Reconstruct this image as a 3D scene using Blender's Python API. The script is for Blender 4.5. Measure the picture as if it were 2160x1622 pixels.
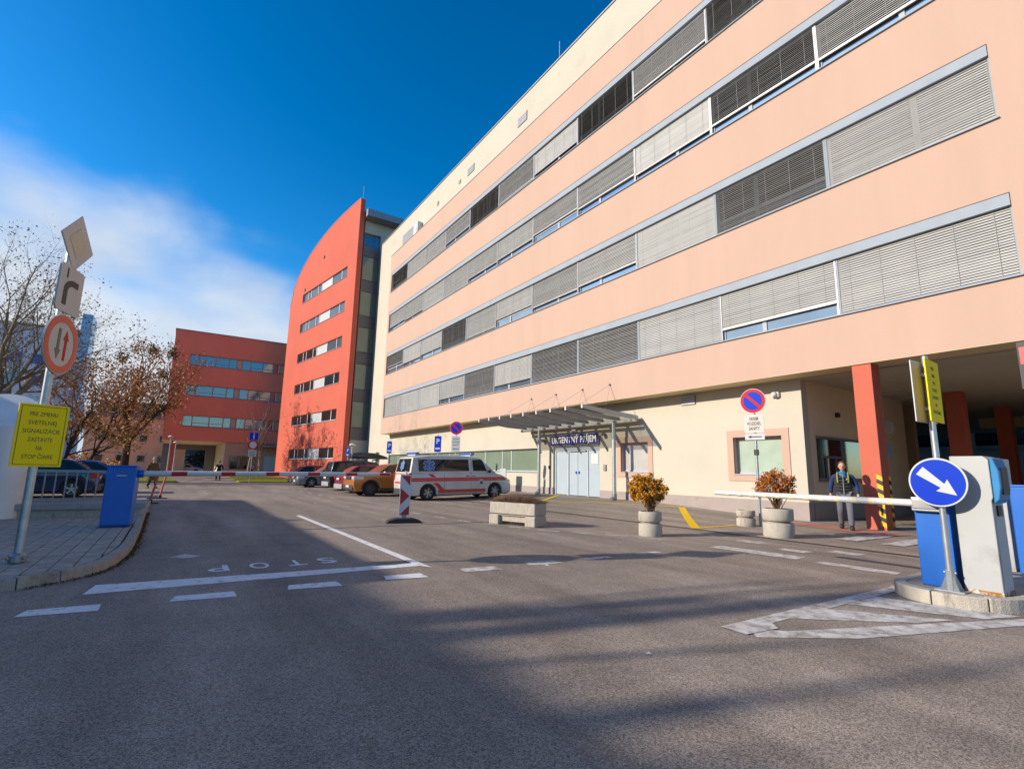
import bpy, bmesh, math, random
from mathutils import Vector, Matrix
R = math.radians
random.seed(7)
for o in list(bpy.data.objects): bpy.data.objects.remove(o)
SC = bpy.context.scene
COL = SC.collection

# ------------------------------------------------------------------ camera, sky, sun, exposure
YAW, PITCH, ROLL, FPX, CAMZ = 0.578627, 0.168987, 0.0200637, 1076.16, 1.32
f_ = Vector((-math.cos(YAW)*math.cos(PITCH), math.sin(YAW)*math.cos(PITCH), math.sin(PITCH)))
r0 = f_.cross(Vector((0, 0, 1))).normalized(); u0 = r0.cross(f_)
rr = math.cos(ROLL)*r0 + math.sin(ROLL)*u0; uu = -math.sin(ROLL)*r0 + math.cos(ROLL)*u0
cd = bpy.data.cameras.new('camera'); cam = bpy.data.objects.new('camera', cd); COL.objects.link(cam)
cd.sensor_fit = 'HORIZONTAL'; cd.sensor_width = 36; cd.lens = FPX/2160*36; cd.clip_start = .05; cd.clip_end = 3000
cam.matrix_world = Matrix(((rr.x, uu.x, -f_.x, 0), (rr.y, uu.y, -f_.y, 0), (rr.z, uu.z, -f_.z, CAMZ), (0, 0, 0, 1)))
SC.camera = cam

SUN_D = Vector((0.67, 2.15, -1.0)).normalized()          # the way the light travels
SUN_EL = math.asin(-SUN_D.z); SUN_AZ = math.atan2(-SUN_D.x, -SUN_D.y)
W = bpy.data.worlds.new('World'); SC.world = W; W.use_nodes = True
nt = W.node_tree; N = nt.nodes; Lk = nt.links
N.clear()
def wn(t, **k):
    n = N.new(t)
    for a, b in k.items(): setattr(n, a, b)
    return n
def wmath(op, a, b=None, clamp=False):
    n = wn('ShaderNodeMath', operation=op, use_clamp=clamp)
    for i, v in enumerate((a, b)):
        if v is None: continue
        if isinstance(v, (int, float)): n.inputs[i].default_value = v
        else: Lk.new(v, n.inputs[i])
    return n.outputs[0]
sky = wn('ShaderNodeTexSky', sky_type='NISHITA', sun_disc=False, sun_elevation=SUN_EL, sun_rotation=SUN_AZ % (2*math.pi),
         altitude=200, air_density=1.0, dust_density=0.6, ozone_density=3.0)
gam = wn('ShaderNodeGamma'); gam.inputs[1].default_value = 1.42
hsv = wn('ShaderNodeHueSaturation'); hsv.inputs['Saturation'].default_value = 1.22; hsv.inputs['Hue'].default_value = .492; hsv.inputs['Value'].default_value = .84
Lk.new(sky.outputs[0], gam.inputs[0]); Lk.new(gam.outputs[0], hsv.inputs['Color'])
tc = wn('ShaderNodeTexCoord'); sep = wn('ShaderNodeSeparateXYZ'); Lk.new(tc.outputs['Generated'], sep.inputs[0])
nz = wn('ShaderNodeTexNoise'); nz.inputs['Scale'].default_value = 4.6; nz.inputs['Detail'].default_value = 7; nz.inputs['Roughness'].default_value = .48; nz.inputs['Distortion'].default_value = .15
mp = wn('ShaderNodeMapping'); mp.inputs['Scale'].default_value = (1, 1, 1.9); mp.inputs['Location'].default_value = (5.1, 1.7, .6)
Lk.new(tc.outputs['Generated'], mp.inputs[0]); Lk.new(mp.outputs[0], nz.inputs[0])
# a cloud bank low over the horizon, standing higher toward the sunny side
side = wmath('ADD', wmath('MULTIPLY', sep.outputs[0], -.34), wmath('MULTIPLY', sep.outputs[1], -.46))
hgt = wmath('MULTIPLY', sep.outputs[2], -1.7)
msk = wmath('ADD', wmath('ADD', wmath('MULTIPLY', wmath('SUBTRACT', nz.outputs[0], .5), .62), side), wmath('ADD', hgt, .47))
ramp = wn('ShaderNodeMapRange', interpolation_type='SMOOTHSTEP')
ramp.inputs['From Min'].default_value = .02; ramp.inputs['From Max'].default_value = .46
Lk.new(msk, ramp.inputs['Value'])
nz2 = wn('ShaderNodeTexNoise'); nz2.inputs['Scale'].default_value = 5; nz2.inputs['Detail'].default_value = 5
Lk.new(mp.outputs[0], nz2.inputs[0])
cr = wn('ShaderNodeValToRGB'); cr.color_ramp.elements[0].position = .3; cr.color_ramp.elements[0].color = (3.5, 4.2, 5.3, 1)
cr.color_ramp.elements[1].position = .72; cr.color_ramp.elements[1].color = (5.4, 5.7, 6.0, 1)
Lk.new(nz2.outputs[0], cr.inputs[0])
mx = wn('ShaderNodeMix', data_type='RGBA')
Lk.new(ramp.outputs[0], mx.inputs[0]); Lk.new(hsv.outputs[0], mx.inputs[6]); Lk.new(cr.outputs[0], mx.inputs[7])
bg = wn('ShaderNodeBackground'); bg.inputs[1].default_value = .108; Lk.new(mx.outputs[2], bg.inputs[0])
wo = wn('ShaderNodeOutputWorld'); Lk.new(bg.outputs[0], wo.inputs[0])
sl = bpy.data.lights.new('sun', 'SUN'); sl.energy = 4.4; sl.angle = R(.55); sl.color = (1, .88, .72)
so = bpy.data.objects.new('sun', sl); COL.objects.link(so); so.rotation_euler = SUN_D.to_track_quat('-Z', 'Y').to_euler()
so.location = (-10, -30, 30)
vs = SC.view_settings; vs.view_transform = 'Standard'; vs.look = 'None'; vs.gamma = 1; vs.use_curve_mapping = False; vs.exposure = .5
SC.cycles.max_bounces = 5; SC.cycles.transparent_max_bounces = 12; SC.cycles.caustics_reflective = False; SC.cycles.caustics_refractive = False

# ------------------------------------------------------------------ materials
MATS = {}
def M(name, col, rough=.6, metal=0., var=.10, scale=2.5, bump=0., bscale=60, spec=.5, ior=None, col2=None, thr=None, stretch=None, coat=0, fine=None):
    """Principled surface; colour varies by world-space noise; col2/thr mixes a second colour (wear, stains) in patches."""
    if name in MATS: return MATS[name]
    m = bpy.data.materials.new(name); m.use_nodes = True; MATS[name] = m
    t = m.node_tree; n = t.nodes; b = n['Principled BSDF']; l = t.links
    g = n.new('ShaderNodeNewGeometry'); src = g.outputs['Position']
    if stretch:
        mp = n.new('ShaderNodeMapping'); mp.inputs['Scale'].default_value = stretch; l.new(src, mp.inputs[0]); src = mp.outputs[0]
    x = n.new('ShaderNodeTexNoise'); x.inputs['Scale'].default_value = scale; x.inputs['Detail'].default_value = 4; x.inputs['Roughness'].default_value = .6
    l.new(src, x.inputs[0])
    cr = n.new('ShaderNodeValToRGB'); e = cr.color_ramp.elements
    e[0].position, e[1].position = .3, .7
    e[0].color = (*[c*(1-var) for c in col], 1); e[1].color = (*[min(1, c*(1+var)) for c in col], 1)
    l.new(x.outputs[0], cr.inputs[0]); out = cr.outputs[0]
    if fine:                                   # (scale, amount): grain
        x3 = n.new('ShaderNodeTexNoise'); x3.inputs['Scale'].default_value = fine[0]; x3.inputs['Detail'].default_value = 1; l.new(g.outputs['Position'], x3.inputs[0])
        mr = n.new('ShaderNodeMapRange'); mr.inputs['From Min'].default_value = .3; mr.inputs['From Max'].default_value = .7
        mr.inputs['To Min'].default_value = 1-fine[1]; mr.inputs['To Max'].default_value = 1+fine[1]; l.new(x3.outputs[0], mr.inputs[0])
        mm = n.new('ShaderNodeMix'); mm.data_type = 'RGBA'; mm.blend_type = 'MULTIPLY'; mm.inputs[0].default_value = 1
        l.new(out, mm.inputs[6]); l.new(mr.outputs[0], mm.inputs[7]); out = mm.outputs[2]
    if col2:
        x2 = n.new('ShaderNodeTexNoise'); x2.inputs['Scale'].default_value = thr[2]; x2.inputs['Detail'].default_value = 5; x2.inputs['Roughness'].default_value = .65; l.new(src, x2.inputs[0])
        mr = n.new('ShaderNodeMapRange'); mr.inputs['From Min'].default_value = thr[0]; mr.inputs['From Max'].default_value = thr[1]; l.new(x2.outputs[0], mr.inputs[0])
        mm = n.new('ShaderNodeMix'); mm.data_type = 'RGBA'; l.new(mr.outputs[0], mm.inputs[0]); l.new(out, mm.inputs[6]); mm.inputs[7].default_value = (*col2, 1); out = mm.outputs[2]
    l.new(out, b.inputs['Base Color'])
    b.inputs['Roughness'].default_value = rough; b.inputs['Metallic'].default_value = metal
    b.inputs['Specular IOR Level'].default_value = spec
    if ior: b.inputs['IOR'].default_value = ior
    if coat: b.inputs['Coat Weight'].default_value = coat; b.inputs['Coat Roughness'].default_value = .05
    if bump:
        bx = n.new('ShaderNodeTexNoise'); bx.inputs['Scale'].default_value = bscale; bx.inputs['Detail'].default_value = 2; l.new(g.outputs['Position'], bx.inputs[0])
        bp = n.new('ShaderNodeBump'); bp.inputs['Strength'].default_value = bump; bp.inputs['Distance'].default_value = .02; l.new(bx.outputs[0], bp.inputs['Height']); l.new(bp.outputs[0], b.inputs['Normal'])
    return m
def asphalt(name, col, dark, patch=.35):
    m = bpy.data.materials.new(name); m.use_nodes = True; MATS[name] = m
    t = m.node_tree; n = t.nodes; b = n['Principled BSDF']; l = t.links
    g = n.new('ShaderNodeNewGeometry')
    def noise(s, d=4, st=None, r=.55):
        x = n.new('ShaderNodeTexNoise'); x.inputs['Scale'].default_value = s; x.inputs['Detail'].default_value = d; x.inputs['Roughness'].default_value = r
        if st:
            mp = n.new('ShaderNodeMapping'); mp.inputs['Scale'].default_value = st; l.new(g.outputs['Position'], mp.inputs[0]); l.new(mp.outputs[0], x.inputs[0])
        else: l.new(g.outputs['Position'], x.inputs[0])
        return x.outputs[0]
    def rng(v, a, b_, c, d):
        r_ = n.new('ShaderNodeMapRange')
        for k, q in zip(('From Min', 'From Max', 'To Min', 'To Max'), (a, b_, c, d)): r_.inputs[k].default_value = q
        l.new(v, r_.inputs[0]); return r_.outputs[0]
    def mul(a, b_):
        q = n.new('ShaderNodeMath'); q.operation = 'MULTIPLY'; l.new(a, q.inputs[0]); l.new(b_, q.inputs[1]); return q.outputs[0]
    vor = n.new('ShaderNodeTexVoronoi'); vor.inputs['Scale'].default_value = 125; l.new(g.outputs['Position'], vor.inputs[0])
    spk = rng(vor.outputs['Color'], 0, 1, .30, 1.70)
    v = mul(spk, rng(noise(190, 1), .3, .7, .6, 1.4))
    v = mul(v, rng(noise(.5, 4, (.35, 2.4, 1)), .35, .65, 1-patch*.5, 1+patch*.35))
    v = mul(v, rng(noise(2.2, 3), .3, .7, .9, 1.1))
    mm = n.new('ShaderNodeMix'); mm.data_type = 'RGBA'; mm.blend_type = 'MULTIPLY'; mm.inputs[0].default_value = 1
    mc = n.new('ShaderNodeMix'); mc.data_type = 'RGBA'; l.new(rng(noise(.12, 2), .4, .62, 0, 1), mc.inputs[0]); mc.inputs[6].default_value = (*col, 1); mc.inputs[7].default_value = (*dark, 1)
    l.new(mc.outputs[2], mm.inputs[6]); l.new(v, mm.inputs[7]); l.new(mm.outputs[2], b.inputs['Base Color'])
    b.inputs['Roughness'].default_value = .85; b.inputs['Specular IOR Level'].default_value = .3
    bp = n.new('ShaderNodeBump'); bp.inputs['Strength'].default_value = .55; bp.inputs['Distance'].default_value = .012
    l.new(v, bp.inputs['Height']); l.new(bp.outputs[0], b.inputs['Normal'])
    return m
ASPH = asphalt('asphalt', (.312, .255, .207), (.268, .220, .180), .5)
APRON = asphalt('apron_asphalt', (.35, .285, .225), (.27, .225, .18), .5)
PEACH = M('peach_render', (.485, .335, .262), .85, var=.03, scale=.45, stretch=(2.2, 2.2, .28), bump=.25, bscale=90, spec=.2, col2=(.46, .305, .225), thr=(.64, .88, .18))
CREAM = M('cream_render', (.49, .455, .375), .85, var=.05, scale=.4, bump=.25, bscale=90, spec=.2, col2=(.43, .39, .31), thr=(.62, .8, .5))
SOFF = M('soffit_render', (.68, .57, .36), .85, var=.05, scale=.4, bump=.15, bscale=80, spec=.2)
REDW = M('red_render', (.50, .112, .072), .8, var=.06, scale=.3, bump=.2, bscale=80, spec=.2)
REDE = M('wing_render', (.74, .20, .125), .8, var=.08, scale=.3, bump=.2, bscale=80, spec=.2)  # tower's red in a lighter copy, lifting the wing's shaded face by colour
BEIGE = M('beige_render', (.50, .35, .25), .85, var=.07, scale=.5, spec=.2)
PLINTH = M('plinth_stone', (.33, .28, .26), .8, var=.08, scale=2, bump=.2, bscale=120, spec=.2, col2=(.2, .165, .14), thr=(.58, .75, .9))
CORAL = M('coral_column', (.48, .12, .075), .75, var=.04, scale=1, bump=.15, bscale=90, spec=.2)
ALU = M('pale_aluminium', (.30, .345, .395), .7, 0, var=.05, scale=2, spec=.15)
FRAMEW = M('window_frame_grey', (.37, .41, .45), .6, 0, var=.03, spec=.25)
FRAMED = M('dark_window_frame', (.16, .15, .18), .45, .1, var=.05)
SLATL = M('blind_slat_light', (.37, .37, .355), .6, 0, var=.06, scale=1.5)
SLATD = M('blind_slat_grey', (.28, .28, .27), .6, 0, var=.06, scale=1.5)
GLASS = M('window_glass', (.03, .06, .10), .04, 0, var=.25, scale=.6, spec=.9, ior=1.95)
GLASSM = M('coated_glass', (.46, .58, .68), .04, .85, var=.15, scale=.5)
GLASSD = M('dark_window_glass', (.015, .016, .018), .06, 0, var=.3, scale=.8, spec=.6, ior=1.6)
GLASSG = M('greenish_glass', (.17, .22, .16), .08, 0, var=.1, scale=.7, spec=.6, ior=1.6)
GLASSP = M('pale_window_film', (.42, .40, .39), .12, 0, var=.1, scale=1.2, spec=.6, ior=1.6)
GREYP = M('grey_panel', (.42, .44, .46), .5, .1, var=.06, scale=1)
SPAND = M('spandrel_panel', (.16, .14, .14), .5, .1, var=.08)
GALV = M('galvanised_steel', (.42, .45, .47), .42, .75, var=.14, scale=9)
GALVD = M('dull_steel', (.27, .27, .28), .5, .6, var=.15, scale=6)
CONC = M('concrete', (.42, .38, .32), .9, var=.12, scale=5, bump=.5, bscale=70, spec=.2, col2=(.16, .14, .11), thr=(.58, .74, 2.2), stretch=(3, 3, .8), fine=(160, .15))
KERBM = M('kerb_concrete', (.33, .29, .25), .9, var=.12, scale=6, bump=.5, bscale=70, spec=.2, col2=(.15, .13, .10), thr=(.55, .75, 1.8), fine=(150, .2))
PAVER = M('paver_concrete', (.36, .315, .27), .9, var=.2, scale=5.5, bump=.4, bscale=90, spec=.2, fine=(150, .2))
MOSS = M('joint_moss', (.05, .052, .02), .95, var=.4, scale=9, bump=.4, bscale=60, spec=.1)
def paint(name, col, w0=.50, w1=.72, s=7):
    return M(name, col, .75, var=.08, scale=4, bump=.3, bscale=110, spec=.25, col2=(.27, .235, .2), thr=(w0, w1, s), fine=(170, .22))
PW = paint('road_paint_white', (.66, .66, .66), .55, .72, 9); PWW = paint('worn_road_paint', (.56, .54, .51), .42, .64, 7); PY = paint('road_paint_yellow', (.72, .45, .0), .62, .85, 6)
BLUEP = M('barrier_blue', (.004, .115, .48), .4, var=.08, scale=3, spec=.5)
BLUEN = M('sign_blue', (.0, .035, .45), .5, var=.03, spec=.15); NAVY = M('sign_navy', (.018, .022, .20), .4, var=.04)
WHITEP = M('white_paint', (.56, .56, .56), .45, var=.05, scale=3); WHITES = M('sign_white', (.48, .50, .52), .5, var=.05)
CABW = M('cabinet_white', (.39, .40, .40), .4, var=.04, scale=2, col2=(.26, .26, .255), thr=(.56, .8, 2.5))
REDS = M('sign_red', (.50, .012, .016), .5, var=.05, spec=.15); REDP = M('reflective_red', (.44, .01, .015), .45, var=.08)
YELS = M('sign_yellow', (.92, .66, .0), .5, var=.03, spec=.2); YELH = M('hazard_yellow', (.75, .42, .005), .5, var=.06); BLACKH = M('hazard_black', (.02, .02, .018), .6, var=.1)
BLACK = M('black_plastic', (.02, .02, .021), .55, var=.15); INK = M('sign_ink', (.035, .032, .025), .6, var=.05); RUBBER = M('rubber', (.03, .03, .03), .85, var=.2, scale=8, bump=.3)
TAN = M('sign_cream', (.52, .45, .30), .5, var=.05); SILV = M('sign_face_grey', (.50, .47, .43), .5, var=.05)
RUST = M('rusty_edge', (.32, .14, .03), .85, var=.35, scale=30, col2=(.5, .5, .48), thr=(.5, .6, 14))
BARKD = M('dark_bark', (.045, .036, .03), .95, var=.3, scale=9, bump=.6, bscale=30, spec=.1); BARKB = M('grey_bark', (.19, .155, .11), .95, var=.3, scale=6, bump=.5, bscale=25, spec=.1)
BIRCH = M('birch_bark', (.38, .30, .25), .9, var=.25, scale=8, spec=.1)
TWIG = M('twig', (.15, .085, .055), .95, var=.3, scale=5, spec=.1); TWIGG = M('pale_twig', (.20, .17, .12), .95, var=.3, scale=5, spec=.1)
OAKL = M('brown_leaves', (.36, .18, .075), .8, var=.5, scale=1.6, spec=.15, col2=(.50, .28, .12), thr=(.5, .62, 3))
OAKG = M('mistletoe', (.07, .075, .02), .8, var=.4, scale=2, spec=.15)
GOLD = M('golden_foliage', (.50, .235, .02), .8, var=.35, scale=7, spec=.15, col2=(.30, .10, .015), thr=(.52, .66, 9))
RUSSET = M('russet_foliage', (.36, .12, .03), .8, var=.4, scale=7, spec=.15, col2=(.52, .22, .06), thr=(.52, .66, 9))
HEATH = M('dry_heather', (.17, .105, .075), .95, var=.4, scale=9, spec=.1)
GRASS = M('grass', (.17, .19, .025), .9, var=.3, scale=3, bump=.5, bscale=40, spec=.15, fine=(60, .3))
SKIN = M('skin', (.50, .28, .19), .6, var=.06, scale=20, spec=.3)

# ------------------------------------------------------------------ mesh helpers
class MB:
    def __init__(s): s.v = []; s.f = []
    def add(s, vs, fs):
        k = len(s.v); s.v += [tuple(p) for p in vs]; s.f += [tuple(i+k for i in q) for q in fs]; return s
    def box(s, a, b):
        x0, y0, z0 = a; x1, y1, z1 = b
        return s.add([(x0, y0, z0), (x1, y0, z0), (x1, y1, z0), (x0, y1, z0), (x0, y0, z1), (x1, y0, z1), (x1, y1, z1), (x0, y1, z1)],
                     [(0, 3, 2, 1), (4, 5, 6, 7), (0, 1, 5, 4), (1, 2, 6, 5), (2, 3, 7, 6), (3, 0, 4, 7)])
    def bar(s, p0, p1, w, h, up=(0, 0, 1)):
        p0, p1 = Vector(p0), Vector(p1); d = (p1-p0).normalized(); sd = d.cross(Vector(up))
        if sd.length < 1e-4: sd = d.cross(Vector((1, 0, 0)))
        sd.normalize(); u = sd.cross(d)
        q = [p+sd*a*w/2+u*b*h/2 for p in (p0, p1) for a, b in ((-1, -1), (1, -1), (1, 1), (-1, 1))]
        return s.add(q, [(0, 3, 2, 1), (4, 5, 6, 7), (0, 1, 5, 4), (1, 2, 6, 5), (2, 3, 7, 6), (3, 0, 4, 7)])
    def tube(s, pts, rad, n=8, caps=True):
        pts = [Vector(p) for p in pts]
        if isinstance(rad, (int, float)): rad = [rad]*len(pts)
        vs, fs = [], []; a = None
        for i, p in enumerate(pts):
            d = (pts[min(i+1, len(pts)-1)]-pts[max(i-1, 0)]).normalized()
            if a is None:
                a = d.cross(Vector((0, 0, 1)));
                if a.length < .01: a = Vector((1, 0, 0))
            a = (a-d*a.dot(d)).normalized(); b = d.cross(a)
            for k in range(n):
                t = 2*math.pi*k/n; vs.append(p+(a*math.cos(t)+b*math.sin(t))*rad[i])
        for i in range(len(pts)-1):
            for k in range(n):
                j = (k+1) % n; fs.append((i*n+k, i*n+j, (i+1)*n+j, (i+1)*n+k))
        if caps: fs += [tuple(range(n-1, -1, -1)), tuple(range((len(pts)-1)*n, len(pts)*n))]
        return s.add(vs, fs)
    def lathe(s, prof, n=24, c=(0, 0, 0), axis='z', caps=True):
        vs, fs = [], []
        for r, z in prof:
            for k in range(n):
                t = 2*math.pi*k/n; p = (r*math.cos(t), r*math.sin(t), z)
                if axis == 'y': p = (p[0], p[2], p[1])
                vs.append((c[0]+p[0], c[1]+p[1], c[2]+p[2]))
        for i in range(len(prof)-1):
            for k in range(n):
                j = (k+1) % n; q = (i*n+k, i*n+j, (i+1)*n+j, (i+1)*n+k)
                fs.append(q if axis == 'z' else q[::-1])
        if not caps: return s.add(vs, fs)
        e = (len(prof)-1)*n
        fs += [tuple(range(n-1, -1, -1)), tuple(range(e, e+n))] if axis == 'z' else [tuple(range(n)), tuple(range(e+n-1, e-1, -1))]
        return s.add(vs, fs)
    def prism(s, poly, a, b, axis='y'):
        """poly: 2-d outline; axis y: (x,z) swept y a..b; z: (x,y) swept z; x: (y,z) swept x"""
        def p(q, t): return {'y': (q[0], t, q[1]), 'z': (q[0], q[1], t), 'x': (t, q[0], q[1])}[axis]
        n = len(poly); vs = [p(q, a) for q in poly]+[p(q, b) for q in poly]
        return s.add(vs, [tuple(range(n)), tuple(range(2*n-1, n-1, -1))]+[(i, i+n, (i+1) % n+n, (i+1) % n) for i in range(n)])
    def sheet(s, poly3): return s.add(poly3, [tuple(range(len(poly3)))])
    def ball(s, c, r, nu=14, nv=9, sc=(1, 1, 1)):
        vs = [(c[0], c[1], c[2]-r*sc[2])]; fs = []
        for i in range(1, nv):
            t = math.pi*i/nv
            for k in range(nu):
                p = 2*math.pi*k/nu; vs.append((c[0]+r*sc[0]*math.sin(t)*math.cos(p), c[1]+r*sc[1]*math.sin(t)*math.sin(p), c[2]-r*sc[2]*math.cos(t)))
        vs.append((c[0], c[1], c[2]+r*sc[2])); e = len(vs)-1
        for k in range(nu):
            j = (k+1) % nu; fs.append((0, 1+j, 1+k)); fs.append((e, 1+(nv-2)*nu+k, 1+(nv-2)*nu+j))
            for i in range(nv-2): fs.append((1+i*nu+k, 1+i*nu+j, 1+(i+1)*nu+j, 1+(i+1)*nu+k))
        return s.add(vs, fs)
    def mesh(s, name, mat, smooth=False, fix=True):
        me = bpy.data.meshes.new(name); me.from_pydata(s.v, [], s.f); me.update()
        if fix and len(s.f) < 60000:
            bm = bmesh.new(); bm.from_mesh(me); bmesh.ops.recalc_face_normals(bm, faces=bm.faces); bm.to_mesh(me); bm.free()
        if smooth:
            me.polygons.foreach_set('use_smooth', [True]*len(me.polygons))
        me.materials.append(mat); return me
    def build(s, name, mat, parent=None, smooth=False, bevel=0, loc=None, rot=None, seg=2, ang=40, fix=True):
        o = bpy.data.objects.new(name, s.mesh(name, mat, smooth, fix)); COL.objects.link(o)
        if parent is not None: o.parent = parent
        if loc is not None: o.location = loc
        elif parent is not None and parent.get('_w'): o.location = -parent.location
        if rot is not None: o.rotation_euler = rot
        if bevel:
            m = o.modifiers.new('bevel', 'BEVEL'); m.width = bevel; m.segments = seg; m.limit_method = 'ANGLE'; m.angle_limit = R(ang)
            if smooth: m.harden_normals = False
        if smooth and not bevel: smooth_angle(o)
        return o
def smooth_angle(o, a=38):
    me = o.data
    bm = bmesh.new(); bm.from_mesh(me)
    for e in bm.edges:
        if len(e.link_faces) == 2 and e.calc_face_angle(0) > R(a): e.smooth = False
    bm.to_mesh(me); bm.free()
def tag(o, label, cat, group=None):
    o['label'] = label; o['category'] = cat
    if group: o['group'] = group
    return o
def struct(o): o['kind'] = 'structure'; return o
def stuff(o): o['kind'] = 'stuff'; return o
def thing(name, label, cat, loc=(0, 0, 0), rz=0, group=None, world=False):
    """an Empty at the thing's base; world=True: its direct parts are given in world coordinates"""
    o = bpy.data.objects.new(name, None); COL.objects.link(o); o.location = loc; o.rotation_euler = (0, 0, rz); o.empty_display_size = .2
    if world: o['_w'] = 1
    return tag(o, label, cat, group)
def dup(o, parent=None, loc=None, rz=None):
    c = o.copy(); COL.objects.link(c)
    if parent is not None: c.parent = parent
    if loc is not None: c.location = loc
    if rz is not None: c.rotation_euler = (0, 0, rz)
    for ch in list(o.children): dup(ch, c)
    return c
def text(name, s, size, mat, parent, loc, rot, depth=.002, width=None, bold=0, line=None, align='CENTER', gap=1.0):
    cu = bpy.data.curves.new(name, 'FONT'); cu.body = s; cu.size = size; cu.align_x = align; cu.align_y = 'CENTER'; cu.extrude = depth; cu.resolution_u = 3; cu.offset = bold; cu.space_character = gap
    if line: cu.space_line = line
    t = bpy.data.objects.new(name, cu); COL.objects.link(t)
    dg = bpy.context.evaluated_depsgraph_get(); dg.update()
    me = bpy.data.meshes.new_from_object(t.evaluated_get(dg)); bpy.data.objects.remove(t); bpy.data.curves.remove(cu)
    me.materials.clear(); me.materials.append(mat)
    if width:
        xs = [v.co.x for v in me.vertices]; k = width/(max(xs)-min(xs))
        for v in me.vertices: v.co.x *= k
    o = bpy.data.objects.new(name, me); COL.objects.link(o); o.parent = parent; o.location = loc; o.rotation_euler = rot
    return o
def gz(x, y):
    """height of the ground: flat road, apron rising to the wall by the emergency door"""
    t = min(1, max(0, (y-11)/5.5))
    def ss(a, b, q): q = min(1, max(0, (q-a)/(b-a))); return q*q*(3-2*q)
    return .22*t*(1-ss(-15.5, -8.4, x))*ss(-60, -48, x)

# ------------------------------------------------------------------ ground
xs = [-900, -300, -120, -80, -62, -60]+[-58+i*2 for i in range(6)]+[-46, -40, -35, -30, -25, -20]+[-16+i*.8 for i in range(12)]+[-6, -3, 0, 5, 20, 80, 300, 900]
ys = [-900, -300, -80, -30, -10, -3, 0, 3, 6, 9, 11]+[11.5+i*.5 for i in range(11)]+[17, 20, 30, 60, 200, 900]
g = MB(); nx = len(xs)
g.add([(x, y, gz(x, y)) for y in ys for x in xs], [(j*nx+i, j*nx+i+1, (j+1)*nx+i+1, (j+1)*nx+i) for j in range(len(ys)-1) for i in range(nx-1)])
road = struct(g.build('road', ASPH, smooth=True))
def drape(name, poly, mat, parent=road, dz=.004, n=1):
    """a painted or laid sheet following the ground"""
    m = MB(); m.sheet([(x, y, gz(x, y)+dz) for x, y in poly]); return m.build(name, mat, parent)
def strip(name, pts, w, mat, dz=.004, parent=road, step=.7):
    L, Rr = [], []
    P = []
    for a, b in zip(pts[:-1], pts[1:]):
        k = max(1, int((Vector(b)-Vector(a)).length/step)); P += [Vector(a).lerp(Vector(b), i/k) for i in range(k)]
    P.append(Vector(pts[-1]))
    for i, p in enumerate(P):
        a = P[max(i-1, 0)]; b = P[min(i+1, len(P)-1)]; d = (b-a).normalized(); nrm = Vector((-d.y, d.x))*w/2
        L.append(p+nrm); Rr.append(p-nrm)
    m = MB(); k = len(P)
    m.add([(q.x, q.y, gz(q.x, q.y)+dz) for q in L+Rr], [(i, i+1, k+i+1, k+i) for i in range(k-1)])
    return m.build(name, mat, parent)
# apron by the building: patched lighter asphalt beyond the gutter line
m = MB(); ax = [-50, -46, -40, -34, -28, -24, -20, -16]+[-15+i*.6 for i in range(15)]; ay = [11.0, 11.5, 12, 12.5, 13, 13.5, 14, 14.5, 15, 15.5, 16, 16.5]
m.add([(x, y, gz(x, y)+.004) for y in ay for x in ax], [(j*len(ax)+i, j*len(ax)+i+1, (j+1)*len(ax)+i+1, (j+1)*len(ax)+i) for j in range(len(ay)-1) for i in range(len(ax)-1)])
struct(m.build('apron', APRON, smooth=True))
m = MB(); m.add([(x, y, gz(x, y)+(.009)) for y in (10.9, 11.06) for x in ax+[-5.5, -4.5, -3.4, -2.4]], [(i, i+1, len(ax)+5+i, len(ax)+4+i) for i in range(len(ax)+3)])
struct(m.build('drain_channel', M('drain_iron', (.09, .065, .05), .8, .3, var=.4, scale=14, bump=.6, bscale=40)))
# painted markings
drape('stop_line', [(-7.42, -.56), (-6.95, -.62), (-6.9, 3.1), (-7.12, 3.08), (-7.16, 2.2)][:4], PW)
for i, (ya, yb) in enumerate(((-.98, -.42), (.14, .70), (1.22, 1.77), (2.33, 2.83), (3.40, 3.93), (4.46, 5.0))):
    drape('painted_dash', [(-6.23, ya-.02), (-6.46, ya+.03), (-6.42, yb), (-6.15, yb)], PW if i < 4 else PWW)
for ya in (5.55, 6.7): drape('painted_dash', [(-6.2, ya), (-6.36, ya), (-6.34, ya+.5), (-6.2, ya+.5)], PWW)
drape('lane_line', [(-15.4, 3.0), (-15.4, 3.13), (-6.70, 3.13), (-6.9, 3.0)], PW, dz=.008)
for x, y in ((-16.9, 6.25), (-15.4, 6.4), (-13.9, 6.5), (-12.6, 6.6), (-11.6, 6.75), (-10.7, 7.0), (-9.9, 7.25), (-9.2, 7.7), (-8.55, 8.1), (-7.85, 8.4)):
    d = Vector((.86, .5)) if x > -12 else Vector((.985, .17)); q = Vector((-d.y, d.x))*.055; p = Vector((x, y)); e = p+d*.55
    drape('painted_dash', [tuple(p-q), tuple(p+q), tuple(e+q), tuple(e-q)], PWW)
for k in range(6):
    y0 = 8.1+.1*k; drape('painted_dash', [(-24.5+k*-2.2, 6.1), (-24.5+k*-2.2, 6.22), (-23.7+k*-2.2, 6.22), (-23.7+k*-2.2, 6.1)], PWW)
drape('painted_band', [(-6.25, 8.55), (-6.25, 8.93), (-4.74, 9.05), (-4.69, 8.67)], PWW)
drape('painted_band', [(-4.42, 8.60), (-4.35, 8.86), (-3.33, 8.92), (-3.28, 8.6)], PWW)
for a in ((-6.6, 9.9), (-5.5, 9.5), (-4.9, 10.1)): drape('painted_patch', [a, (a[0], a[1]+.3), (a[0]+.5, a[1]+.32), (a[0]+.5, a[1]+.02)], PWW)
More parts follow.
